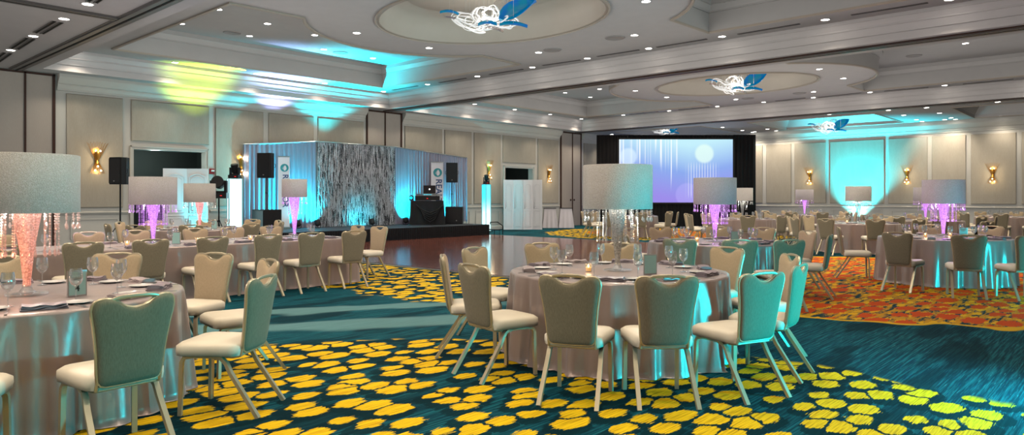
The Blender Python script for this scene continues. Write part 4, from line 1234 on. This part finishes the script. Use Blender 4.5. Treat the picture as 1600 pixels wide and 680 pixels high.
# ================================================================ CLOTHS
def cloth_mesh(path, normals, seed, h=.76, nfold=19, amp=.036, flare=.03):
    """path: closed outline of the table top (CCW) with outward normals; hangs to the floor in folds"""
    q = random.Random(seed); N = len(path); m = MB()
    # fold signal along the outline
    ks = [(nfold + q.randint(-3, 3), 1.0), (nfold * 2 + q.randint(-5, 5), .45), (nfold // 2 + q.randint(-2, 2), .6), (nfold * 3 + 1, .2)]
    ph = [q.uniform(0, 6.28) for _ in ks]
    sig = []
    for i in range(N):
        v = sum(a * math.sin(k * 2 * PI * i / N + p + .9 * math.sin(2 * PI * 3 * i / N + p)) for (k, a), p in zip(ks, ph)); sig.append(v)
    prof = [(.90, h, 0, -1), (.985, h, 0, 0), (1.0, h - .004, .004, 0), (1, h - .02, .008, .08)] + [(1, (h - .02) * (1 - t), .008 + flare * t ** 1.3, .12 + .88 * t ** .8) for t in (.08, .2, .35, .5, .65, .8, .92)]
    rings = []
    for (s, z, off, a) in prof:
        ring = []
        for i, (p, n_) in enumerate(zip(path, normals)):
            f = off + (amp * a * sig[i] if a > 0 else 0)
            if a < 0: ring.append(m.v((p[0] - n_[0] * .1, p[1] - n_[1] * .1, z)))
            elif s < 1: ring.append(m.v((p[0] - n_[0] * .015, p[1] - n_[1] * .015, z)))
            else: ring.append(m.v((p[0] + n_[0] * f, p[1] + n_[1] * f, z)))
        rings.append(ring)
    ring = []
    for i, (p, n_) in enumerate(zip(path, normals)):
        f = flare + .01 + amp * 1.0 * sig[i]; ring.append(m.v((p[0] + n_[0] * f, p[1] + n_[1] * f, .012)))
    rings.append(ring)
    ring = []
    for i, (p, n_) in enumerate(zip(path, normals)):
        f = flare + .02 + amp * 1.0 * sig[i] + .01 * math.sin(i * .7); ring.append(m.v((p[0] + n_[0] * f, p[1] + n_[1] * f, .006)))
    rings.append(ring)
    m.face(rings[0])
    for A, B in zip(rings, rings[1:]):
        for i in range(N): m.face([B[i], B[(i + 1) % N], A[(i + 1) % N], A[i]])
    m.recalc = True
    return m
def circ(R, n=220): return [(R * math.cos(2 * PI * i / n), R * math.sin(2 * PI * i / n)) for i in range(n)], [(math.cos(2 * PI * i / n), math.sin(2 * PI * i / n)) for i in range(n)]
def rpath(w, d, r=.06, step=.03):
    P, Nn = [], []
    def edge(a, b, n_):
        L = math.hypot(b[0] - a[0], b[1] - a[1]); k = int(L / step)
        for i in range(k): P.append((a[0] + (b[0] - a[0]) * i / k, a[1] + (b[1] - a[1]) * i / k)); Nn.append(n_)
    def cor(cx, cy, a0):
        for i in range(6): a = a0 + PI / 2 * i / 6; P.append((cx + r * math.cos(a), cy + r * math.sin(a))); Nn.append((math.cos(a), math.sin(a)))
    edge((-w / 2 + r, -d / 2), (w / 2 - r, -d / 2), (0, -1)); cor(w / 2 - r, -d / 2 + r, -PI / 2)
    edge((w / 2, -d / 2 + r), (w / 2, d / 2 - r), (1, 0)); cor(w / 2 - r, d / 2 - r, 0)
    edge((w / 2 - r, d / 2), (-w / 2 + r, d / 2), (0, 1)); cor(-w / 2 + r, d / 2 - r, PI / 2)
    edge((-w / 2, d / 2 - r), (-w / 2, -d / 2 + r), (-1, 0)); cor(-w / 2 + r, -d / 2 + r, PI)
    return P, Nn
R_T = 1.0
def under_table(loc, tn):
    o = empty('banquet_table', (loc[0], loc[1], 0))
    MB().lathe([(0, .715), (.93, .715), (.95, .725), (.95, .74), (.93, .752), (0, .752)], 48).build('tabletop', M['parquet'], o)
    for k in range(4):
        a = PI / 4 + k * PI / 2; MB().tube([(.5 * math.cos(a), .5 * math.sin(a), .71), (.55 * math.cos(a), .55 * math.sin(a), 0)], .018, 8).build('leg', M['track'], o)
    return tag(o, 'round folding table hidden under the satin cloth of the ' + tn, 'table', 'round banquet tables')
CLOTHS = [cloth_mesh(*circ(R_T), s).mesh('tablecloth', M['satin'], angle=180) for s in (11, 23)]

# ================================================================ TABLE WARE
def glass_me():
    prof = [(0, .0), (.034, .0), (.034, .002), (.012, .006), (.004, .012), (.0035, .09), (.010, .097), (.028, .112), (.039, .135), (.0415, .16), (.038, .19), (.034, .215), (.0335, .215), (.037, .19), (.0402, .16), (.0375, .136), (.027, .114), (0, .101)]
    return MB().lathe(prof, 20, cap0=False, cap1=False).mesh('wine_glass', M['glass'])
GLASS = glass_me()
PLATE = MB().lathe([(0, .004), (.055, .004), (.07, .008), (.088, .014), (.09, .013), (.07, .004), (.05, 0), (0, 0)], 28, cap0=False).mesh('bread_plate', M['china'])
def napkin_me(mt, seed):
    q = random.Random(seed); m = MB()
    for k in range(3):
        n = 10; w = .115 - .006 * k; L = .25 - .01 * k; z = .003 + k * .011
        top, bot = [], []
        for i in range(n + 1):
            x = -L / 2 + L * i / n; zz = z + .004 * math.sin(i * 1.3 + k); dy = .004 * math.sin(i * .9 + k * 2)
            top.append([m.v((x, -w / 2 + dy, zz + .004)), m.v((x, -w * .2, zz + .010)), m.v((x, w * .2, zz + .011)), m.v((x, w / 2 + dy, zz + .004))]); bot.append([m.v((x, -w / 2 + dy, zz - .002 if k else 0)), m.v((x, w / 2 + dy, zz - .002 if k else 0))])
        for i in range(n):
            for j in range(3): m.face([top[i][j], top[i + 1][j], top[i + 1][j + 1], top[i][j + 1]])
            m.face([bot[i][0], bot[i][1], bot[i + 1][1], bot[i + 1][0]]); m.face([top[i][0], bot[i][0], bot[i + 1][0], top[i + 1][0]]); m.face([top[i][3], top[i + 1][3], bot[i + 1][1], bot[i][1]])
        for e in (0, n): m.face([bot[e][0]] + top[e] + [bot[e][1]])
    m.recalc = True
    return m.mesh('folded_napkin', mt, angle=50)
NAPK = [napkin_me(M['napkin_pale'], 1), napkin_me(M['napkin'], 2)]
def fork_me():
    m = MB(); m.tube([(0, -.1, .004), (0, -.02, .005), (0, .03, .008)], [.006, .0035, .005], 6, flat=.5)
    m.box((0, .042, .008), (.022, .025, .003))
    for k in range(4): m.cyl((-.009 + k * .006, .052, .008), (-.009 + k * .006, .1, .004), .0016, 4)
    return m.mesh('fork', M['silver'])
def knife_me():
    m = MB(); m.tube([(0, -.11, .004), (0, 0, .005)], [.007, .005], 6, flat=.5); m.box((0, .055, .004), (.016, .11, .002)); return m.mesh('table_knife', M['silver'])
FORK, KNIFE = fork_me(), knife_me()
def votive_tpl():
    o = empty('votive_candle')
    MB().lathe([(0, 0), (.03, 0), (.036, .07), (.034, .07), (.028, .006), (0, .006)], 18, cap0=False).build('glass_holder', M['votive'], o)
    MB().lathe([(0, .007), (.026, .007), (.027, .04), (0, .038)], 14).build('wax', M['wax'], o)
    MB().lathe([(0, .04), (.006, .046), (.007, .054), (0, .07)], 8).build('flame', M['flame'], o)
    return o
VOT = votive_tpl(); KV = kids_of(VOT); v_used = [False]
def card_tpl():
    o = empty('table_number_card')
    b = MB(); b.box((0, 0, .09), (.125, .012, .18)); f = b.build('frame', M['silver'], o, smooth=False)
    c = MB().box((0, -.008, .09), (.108, .004, .16)).build('card', M['card_mint'], o, smooth=False)
    m = MB()
    a = [m.v(p) for p in ((-.03, .008, .004), (-.03, .008, .13), (-.03, .09, .004))]; b2 = [m.v((-p.co.x, p.co.y, p.co.z)) for p in a]
    m.face(a); m.face(b2[::-1])
    for k in range(3): m.face([a[k], b2[k], b2[(k + 1) % 3], a[(k + 1) % 3]])
    m.recalc = True; m.build('easel_back', M['black'], o, smooth=False)
    return o
CARD = card_tpl(); KC = kids_of(CARD); c_used = [False]
def inst(name, me, loc, rz):
    o = bpy.data.objects.new(name, me); C.objects.link(o); o.location = loc; o.rotation_euler.z = rz; return o

pending = defaultdict(list)      # labels are numbered from left to right after everything is placed
def later_label(o, what, where, cat, group, loc): pending[(what, where)].append((scr(loc)[0], o, cat, group))

# lamps ---------------------------------------------------------------------
def strand_me(n, mat, drop=True, b=.009):
    m = MB(); z = 0
    for i in range(n):
        r = b * (1 if i % 3 else .7); z -= r; m.lathe([(0, r), (r, 0), (0, -r)], 6, (0, 0, z)); z -= r * 1.25
    if drop: m.lathe([(0, .012), (.008, -.006), (.012, -.022), (.006, -.034), (0, -.038)], 8, (0, 0, z - .014))
    return m.mesh('crystal_strand', mat, angle=10)
LAMPW = .32
def lamp_tpl(vmat, cmat, R=.32, z0=.58, hh=.41, nst=22, detail=True):
    o = empty('centrepiece_lamp')
    MB().lathe([(0, 0), (.13, 0), (.13, .012), (.05, .02), (.03, .05), (.028, .07), (0, .07)], 28, cap0=False).build('glass_foot', M['crystal'], o)
    MB().lathe([(.026, .06), (.024, .10), (.030, .16), (.045, .32), (.068, .46), (.086, z0 - .02), (.088, z0 + .02), (0, z0 + .02)], 24, cap0=False).build('vase', M[vmat], o)
    m = MB(); m.lathe([(R, z0), (R + .004, z0 + .004), (R + .004, z0 + hh - .004), (R, z0 + hh), (R - .006, z0 + hh), (R - .006, z0)], 48, cap0=False, cap1=False)
    m.build('lamp_shade', M['shade'], o, angle=60)
    m = MB()
    for zz in (z0 + .01, z0 + hh - .01):
        for k in range(3):
            a = k * 2 * PI / 3; m.cyl((0, 0, zz), ((R - .004) * math.cos(a), (R - .004) * math.sin(a), zz), .004, 5)
    m.build('spider', M['wire'], o)
    M1 = strand_me(4, M[cmat]); M2 = strand_me(15 if detail else 9, M[cmat], b=.009 if detail else .014)
    for k in range(nst):
        a = 2 * PI * k / nst + .1; c = bpy.data.objects.new('crystal_strand', M1); C.objects.link(c); c.parent = o; c.location = ((R - .004) * math.cos(a), (R - .004) * math.sin(a), z0 + .002)
    n2 = nst if detail else nst // 2
    for k in range(n2):
        a = 2 * PI * (k + .5) / n2; rr_ = .19 if k % 2 else .14
        c = bpy.data.objects.new('crystal_strand', M2); C.objects.link(c); c.parent = o; c.location = (rr_ * R / .32 * math.cos(a), rr_ * R / .32 * math.sin(a), z0 + .015)
    return o
# ================================================================ TABLES
def setting_items(tx, ty, ang, tn, grp, full, R=R_T, wx=None):
    """one place setting, at angle ang seen from the table centre"""
    c, s = math.cos(ang), math.sin(ang); rz = ang + PI / 2
    def P(r, side): return Vector((tx + c * r - s * side, ty + s * r + c * side, .7615))
    p = P(R - .16, 0)
    o = inst('folded_napkin', NAPK[1 if rnd.random() < .55 else 0], p, rz + rnd.uniform(-.25, .25) + PI / 2 * (rnd.random() < .4)); later_label(o, 'folded grey napkin', tn, 'napkin', 'folded napkins', p)
    p = P(R - .30, .20)
    o = inst('bread_plate', PLATE, p, 0); later_label(o, 'small white plate', tn, 'plate', 'white bread plates', p)
    p = P(R - .42, -.16)
    o = inst('wine_glass', GLASS, p, 0); later_label(o, 'clear wine glass', tn, 'wine glass', 'wine glasses', p)
    if full:
        p = P(R - .14, .19); o = inst('fork', FORK, p, rz + rnd.uniform(-.2, .2) + PI); later_label(o, 'silver fork', tn, 'fork', 'forks', p)
        p = P(R - .14, -.19); o = inst('table_knife', KNIFE, p, rz + rnd.uniform(-.2, .2) + PI); later_label(o, 'silver knife', tn, 'knife', 'knives', p)
def put_votive(x, y, tn):
    o = VOT if not v_used[0] else copy_tree(VOT, KV); v_used[0] = True
    o.location = (x, y, .7615); later_label(o, 'lit votive candle in glass', tn, 'candle', 'votive candles', (x, y, .8))
    point_light('candle_lamp', (x, y, .86), (1, .62, .3), .5, .02)
def put_card(x, y, rz, tn, num):
    o = CARD if not c_used[0] else copy_tree(CARD, KC); c_used[0] = True
    o.location = (x, y, .763); o.rotation_euler.z = rz
    later_label(o, 'framed table number card', tn, 'table card', 'framed table number cards', (x, y, .8))
    return o

def chair_labels(lst, center, tn):
    cd = scr((center[0], center[1], .5))[2]
    near = sorted([c for c in lst if scr((c[0], c[1], .5))[2] < cd], key=lambda c: scr((c[0], c[1], .5))[0])
    far = sorted([c for c in lst if scr((c[0], c[1], .5))[2] >= cd], key=lambda c: scr((c[0], c[1], .5))[0])
    for side, L in (('near', near), ('far', far)):
        for i, (x, y, rz) in enumerate(L):
            put_chair(x, y, rz, 'cream banquet chair, %s on %s side of %s' % (ordl(i, len(L)), side, tn), 'chairs at the ' + tn)

def radial(tx, ty, n, a0, r=1.46, jit=.04):
    out = []
    for k in range(n):
        a = a0 + 2 * PI * k / n + rnd.uniform(-jit, jit); rr_ = r + rnd.uniform(-.02, .08)
        out.append((tx + rr_ * math.cos(a), ty + rr_ * math.sin(a), a + PI / 2 + rnd.uniform(-.08, .08)))
    return out
def from_tops(tx, ty, tops, rmin=1.62, rmax=1.88):
    out = []
    for t_ in tops:
        q = at(t_[0], t_[1], .905); dx, dy = q.x - tx, q.y - ty; r = math.hypot(dx, dy); a = math.atan2(dy, dx)
        r = min(max(r, rmin), rmax) - .275
        out.append((tx + r * math.cos(a), ty + r * math.sin(a), a + PI / 2 + (t_[2] if len(t_) > 2 else 0)))
    return out

TABLES = []
# (px, depth, name, chairs, lamp kind, number of settings, full cutlery)
lamps = {'clear': None, 'violet': None, 'orange': None, 'pink': None}
def get_lamp(kind, detail):
    v, c = {'clear': ('vase_clear', 'crystal'), 'violet': ('vase_violet', 'crystal_violet'), 'orange': ('vase_orange', 'crystal_orange'), 'pink': ('vase_pink', 'crystal')}[kind]
    return lamp_tpl(v, c, nst=26 if detail else 14, detail=detail)
LCOL = {'clear': (1, .9, .8), 'violet': (.65, .22, 1), 'orange': (1, .32, .16), 'pink': (1, .35, .3)}
def put_lamp(x, y, kind, label, detail=False, small=False, pw=3.0):
    v, c = {'clear': ('vase_clear', 'crystal'), 'violet': ('vase_violet', 'crystal_violet'), 'orange': ('vase_orange', 'crystal_orange'), 'pink': ('vase_pink', 'crystal')}[kind]
    if small: o = lamp_tpl(v, c, R=.205, z0=.69, hh=.31, nst=14, detail=False)
    else: o = lamp_tpl(v, c, nst=26 if detail else 14, detail=detail)
    o.location = (x, y, .7615); tag(o, label, 'lamp', 'drum shade centrepiece lamps')
    z0 = .69 if small else .58
    point_light('lamp_glow', (x, y, .76 + z0 + .1), (1, .8, .7) if kind == 'orange' else (1, .95, .85) if kind == 'clear' else (.8, .5, 1) if kind == 'violet' else (1, .75, .65), pw * (3.6 if kind == 'violet' else 9), .05)
    if kind != 'clear': point_light('lamp_glow', (x + .12, y - .14, .76 + .3), LCOL[kind], pw * .25, .04)

def round_table(px, d, tn, chairs, lamp, nset, full, seed, lamp_label=None, detail=False, a0=0, votives=2, card=True, pw=3.0, xy=None):
    c = Vector((xy[0], xy[1], 0)) if xy else atd(px, d); tx, ty = c.x, c.y
    under_table((tx, ty), tn)
    o = bpy.data.objects.new('tablecloth', CLOTHS[seed % 2]); C.objects.link(o); o.location = (tx, ty, 0); o.rotation_euler.z = seed * 1.3
    tag(o, 'floor-length taupe satin cloth on the ' + tn, 'tablecloth', 'satin tablecloths')
    if lamp: put_lamp(tx, ty, lamp, lamp_label or ('tall drum lamp hung with crystals on the ' + tn), detail, pw=pw)
    for k in range(nset): setting_items(tx, ty, a0 + 2 * PI * k / nset, tn, '', full)
    va = math.atan2(-ty, -tx)
    for k in range(votives): a = va + (-1.1, 1.2, 2.8)[k]; put_votive(tx + .3 * math.cos(a), ty + .3 * math.sin(a), tn)
    if card: a = va + .75; put_card(tx + .42 * math.cos(a), ty + .42 * math.sin(a), va + PI / 2 + .35, tn, 1)
    chs = chairs(tx, ty) if callable(chairs) else chairs
    chair_labels(chs, (tx, ty), tn)
    return tx, ty

T1 = atd(965, 6.62)
round_table(965, 6.62, 'front middle round table', lambda x, y: from_tops(x, y, [(890, 431), (1042, 432), (1190, 427), (1228, 413), (1200, 399), (1102, 390), (968, 381), (847, 381), (742, 388), (724, 400), (778, 412)]),
            'clear', 10, True, 0, 'drum lamp with white glitter shade and clear crystals, front middle table', True, .2, 2, pw=2)
round_table(42, 4.98, 'front left round table', lambda x, y: from_tops(x, y, [(188, 458), (352, 432), (404, 408), (334, 397), (183, 397), (5, 402), (-90, 478)], 1.72, 1.9),
            'orange', 10, True, 1, 'largest drum lamp with orange-lit crystals at left edge', True, .5, 1, pw=3)
# long table
LT = (-10.8, 4.2); LW, LL = 1.5, 6.0
P_, N_ = rpath(LW, LL)
m = cloth_mesh(P_, N_, 5, nfold=46, amp=.012, flare=.02)
o = m.build('tablecloth', M['satin'], angle=180, loc=(LT[0], LT[1], 0)); tag(o, 'long taupe satin cloth over the rectangular banquet table', 'tablecloth', 'satin tablecloths')
for k in range(3):
    o = empty('banquet_table', (LT[0], LT[1] - 2 + 2 * k, 0)); MB().box((0, 0, .735), (LW - .1, 1.9, .035)).build('tabletop', M['parquet'], o, smooth=False)
    for sx in (-.6, .6):
        for sy in (-.8, .8): MB().cyl((sx, sy, 0), (sx, sy, .715), .016, 8).build('leg', M['track'], o)
    tag(o, 'folding table under the long cloth, ' + ['near', 'middle', 'far'][k] + ' section', 'table', 'long banquet table sections')
tn = 'long banquet table'
fy = [2.08, 2.83, 3.6, 4.39, 5.2, 5.93, 6.72]; by = [1.5, 2.5, 3.7, 4.4, 5.35, 6.0, 6.75]
for i, y in enumerate(fy): put_chair(LT[0] + LW / 2 + .31, y, PI / 2 + rnd.uniform(-.1, .1), 'cream banquet chair with back to camera at long banquet table, ' + ordl(i, len(fy)), 'near chairs at the long table')
for i, y in enumerate(by): put_chair(LT[0] - LW / 2 - .35, y, -PI / 2 + rnd.uniform(-.08, .08), 'cream banquet chair across the long banquet table, ' + ordl(i, len(by)), 'far chairs at the long table')
put_chair(-10.5, 7.72, PI + .1, 'cream banquet chair at head of long table, nearer the carpet', 'head chairs at the long table')
put_chair(-11.25, 7.75, PI - .05, 'cream banquet chair at head of long table, nearer the stage', 'head chairs at the long table')
for y in fy: setting_items(LT[0] - .25, y, 0, tn, '', True)
for y in by: setting_items(LT[0] + .25, y, PI, tn, '', True)
put_lamp(-11.0, 4.2, 'violet', 'drum lamp with violet vase at middle of long table', True, pw=3)
put_lamp(-10.85, 6.45, 'violet', 'smaller drum lamp with violet crystals at end of long table', small=True, pw=2)
put_card(-10.55, 4.35, TH, tn, 1)
for y in (3.0, 3.75, 4.75, 5.6): put_votive(-10.75, y, tn)

rt = lambda n, a0, r=1.46: (lambda x, y: radial(x, y, n, a0, r))
round_table(312, 15.4, 'round table beyond the long table', rt(10, .15), 'pink', 8, False, 2, 'drum lamp with pink vase before the left doorway', False, .3, 1, pw=2.5)
round_table(1117, 10.95, 'centre purple-lamp round table', lambda x, y: from_tops(x, y, [(1062, 374), (1157, 376), (1246, 377), (1290, 367.5), (1262, 361.5), (980, 366), (985, 357.5), (1032, 355.5), (1122, 355), (1196, 356)], 1.63, 2.05), 'violet', 9, False, 3, 'drum lamp with violet crystals before the projection screen', True, .5, 2, pw=3)
round_table(1160, 22.6, 'white-lamp table beside the screen', rt(10, .2), 'clear', 8, False, 4, 'small far drum lamp in white at screen edge', False, .1, 0, False)
round_table(985, 26.4, 'far table left of the screen', rt(10, .5), None, 8, False, 5, None, False, .1, 0, False)
round_table(1341, 18.9, 'table before the cyan wall glow', rt(10, .2), 'clear', 8, False, 6, 'drum lamp silhouetted against the cyan wall glow', False, .1, 1)
round_table(1257, 27, 'table under left far-wall sconce', rt(10, .4), 'violet', 8, False, 7, 'small far drum lamp in violet left of cyan glow', False, .1, 0, False, pw=2.5)
round_table(1474, 12.15, 'right purple-lamp round table', lambda x, y: from_tops(x, y, [(1402, 364), (1517, 369), (1632, 371), (1333, 355.5, .1), (1455, 352), (1548, 354)], 1.63, 2.3),
            'violet', 10, True, 8, 'large drum lamp with bright violet crystals on the right', True, .3, 3, pw=4)
round_table(1446, 21.2, 'far table behind right lamp', rt(10, .1), 'violet', 8, False, 9, 'drum lamp half hidden behind the large right violet lamp', False, .1, 0, False, pw=2.5)
round_table(1575, 25.0, 'far right corner table', rt(10, .3), None, 8, False, 10, None, False, .1, 0, False)
# chair with a black jacket
q = atd(1524, 16.0); put_chair(q.x, q.y, TH + .35, 'cream banquet chair with black jacket over its back', 'jacket chair')
m = MB(); n = 14; rows = []
for k in range(9):
    t = k / 8; row = []
    for i in range(n + 1):
        s = i / n; x = (s - .5) * .5; w = .0
        if t < .5: y = -.34 - .02 * math.cos(i) * .5 + (.5 - t) * -.02; z = .55 + t * .76
        else: y = -.20 + (t - .5) * .05; z = .93 - (t - .5) * .5
        z -= .35 * abs(s - .5) ** 2; row.append(m.v((x * (1 + .1 * math.sin(k)), y + .01 * math.sin(i * 1.7), z)))
    rows.append(row)
for A, B in zip(rows, rows[1:]):
    for i in range(n): m.face([A[i], A[i + 1], B[i + 1], B[i]])
o = m.build('jacket', M['jacket'], loc=(q.x, q.y, 0), rz=TH + .35, angle=180)
md = o.modifiers.new('thick', 'SOLIDIFY'); md.thickness = .02
tag(o, 'black jacket draped over a chair back behind the right table', 'jacket')

for (what, where), L in pending.items():
    L.sort(key=lambda a: a[0])
    for i, (_, o, cat, grp) in enumerate(L): tag(o, '%s on %s, %s' % (what, where, ordl(i, len(L))), cat, grp + ' on the ' + where)
# writing on the front left table's card
crd = min([o for o in C.objects if o.name.startswith('table_number_card')], key=lambda o: scr(o.location)[0] if scr(o.location)[2] > 0 else 1e9)
cc = [c for c in crd.children if c.name.startswith('card')][0]
text('table', .034, M['ink_dark'], cc, (-.04, -.011, .125), (PI / 2, 0, 0), ext=.0005)
text('4', .06, M['ink_dark'], cc, (-.016, -.011, .055), (PI / 2, 0, 0), ext=.0005)

# ================================================================ LIGHT
# wall uplights: two LED floods by the right-hand wall wash the front chairs in cyan
def flood(loc, tgt, col, pw, lab, ang=120):
    d = Vector(tgt) - Vector(loc)
    par((loc[0], loc[1], .005), math.atan2(d.y, d.x) - PI / 2, -1.2, lab)
    spot('flood_beam', (loc[0], loc[1], .42), tgt, col, pw, ang, .8, .12)
flood((.45, 6.3, 0), (-3.5, 5.5, 1.1), CY, 560, 'cyan floor flood by the right wall, near one')
flood((.45, 12.5, 0), (-4.0, 11.5, .5), CY, 200, 'cyan floor flood by the right wall, farther one')
flood((.45, 1.2, 0), (-6.0, 2.0, .8), lin(60, 215, 215), 60, 'cyan floor flood by the right wall beside the camera', 80)
# far wall cyan uplight
q = (-10.15, FYW - .75)
par((q[0], q[1], .005), 0, -.3, 'cyan floor uplight at foot of far wall')
spot('uplight_beam', (q[0], q[1], .3), (-10.15, FYW + .1, 2.7), CY, 2600, 88, 1.0, .05)
spot('uplight_beam', (q[0], q[1], .3), (-9.6, FYW - .7, 4.8), CY, 1800, 90, .8, .05)
spot('uplight_beam', (-10.15, FYW - .4, .4), (-10.15, FYW, 1.3), lin(150, 255, 255), 260, 100, .9, .05)
# coloured wash on the stage wall and cove
spot('cove_beam', (-20.6, 9.9, 2.45), (-21.35, 9.5, 5.1), lin(200, 235, 0), 900, 55, 1.0, .05)
spot('cove_beam', (-21.4, 12.3, 3.3), (-21.0, 12.2, 5.3), lin(165, 170, 255), 1300, 80, 1.0, .05)
spot('cove_beam', (-21.4, 14.3, 3.0), (-20.8, 14.2, 5.4), CY, 1300, 100, .9, .05)
spot('cove_beam', (-21.4, 12.9, 3.0), (-19.2, 12.0, 6.0), lin(110, 110, 255), 800, 70, 1, .05)
spot('cove_beam', (-21.3, 13.9, 3.2), (-18.6, 14.4, 6.0), CY, 1400, 80, 1, .05)
spot('cove_beam', (-20.4, 21.0, 2.2), (-19.4, 19.4, 5.6), lin(170, 70, 255), 500, 35, .8, .05)
for i in range(5):      # cluster of hard yellow beams from the left moving head
    spot('gobo_beam', (cL.x + .1, cL.y, 2.75), (-20.55 + (i % 2) * .08, 9.8 + i * .17, 5.35), lin(225, 245, 30), 6000, 3.6, .3, .02)
spot('column_wash', (-21.0, 9.4, .4), (-21.9, 10.2, 2.0), CY, 160, 110, .9, .1)

w = bpy.data.worlds.new('World'); scn.world = w; w.use_nodes = True
w.node_tree.nodes['Background'].inputs[0].default_value = (1.0, .95, .915, 1); w.node_tree.nodes['Background'].inputs[1].default_value = .84
w.light_settings.distance = 9; w.light_settings.ao_factor = 1
cy = scn.cycles
cy.use_fast_gi = True; cy.fast_gi_method = 'REPLACE'; cy.ao_bounces_render = 1; cy.ao_bounces = 1
cy.max_bounces = 8; cy.diffuse_bounces = 2; cy.glossy_bounces = 3; cy.transparent_max_bounces = 24; cy.transmission_bounces = 4
cy.caustics_reflective = False; cy.caustics_refractive = False
cy.sample_clamp_indirect = 4; cy.sample_clamp_direct = 0
cy.use_denoising = True

cam = bpy.data.cameras.new('camera'); co = bpy.data.objects.new('camera', cam); C.objects.link(co); scn.camera = co
co.location = (0, 0, EYE); co.rotation_euler = (PI / 2, 0, TH)
cam.sensor_width = 36; cam.lens = FPX / 1600 * 36; cam.shift_y = -(340 - HY) / 1600; cam.clip_end = 200; cam.clip_start = .05
vs = scn.view_settings; vs.view_transform = 'Standard'; vs.look = 'None'; vs.gamma = 1; vs.use_curve_mapping = False; vs.exposure = .6
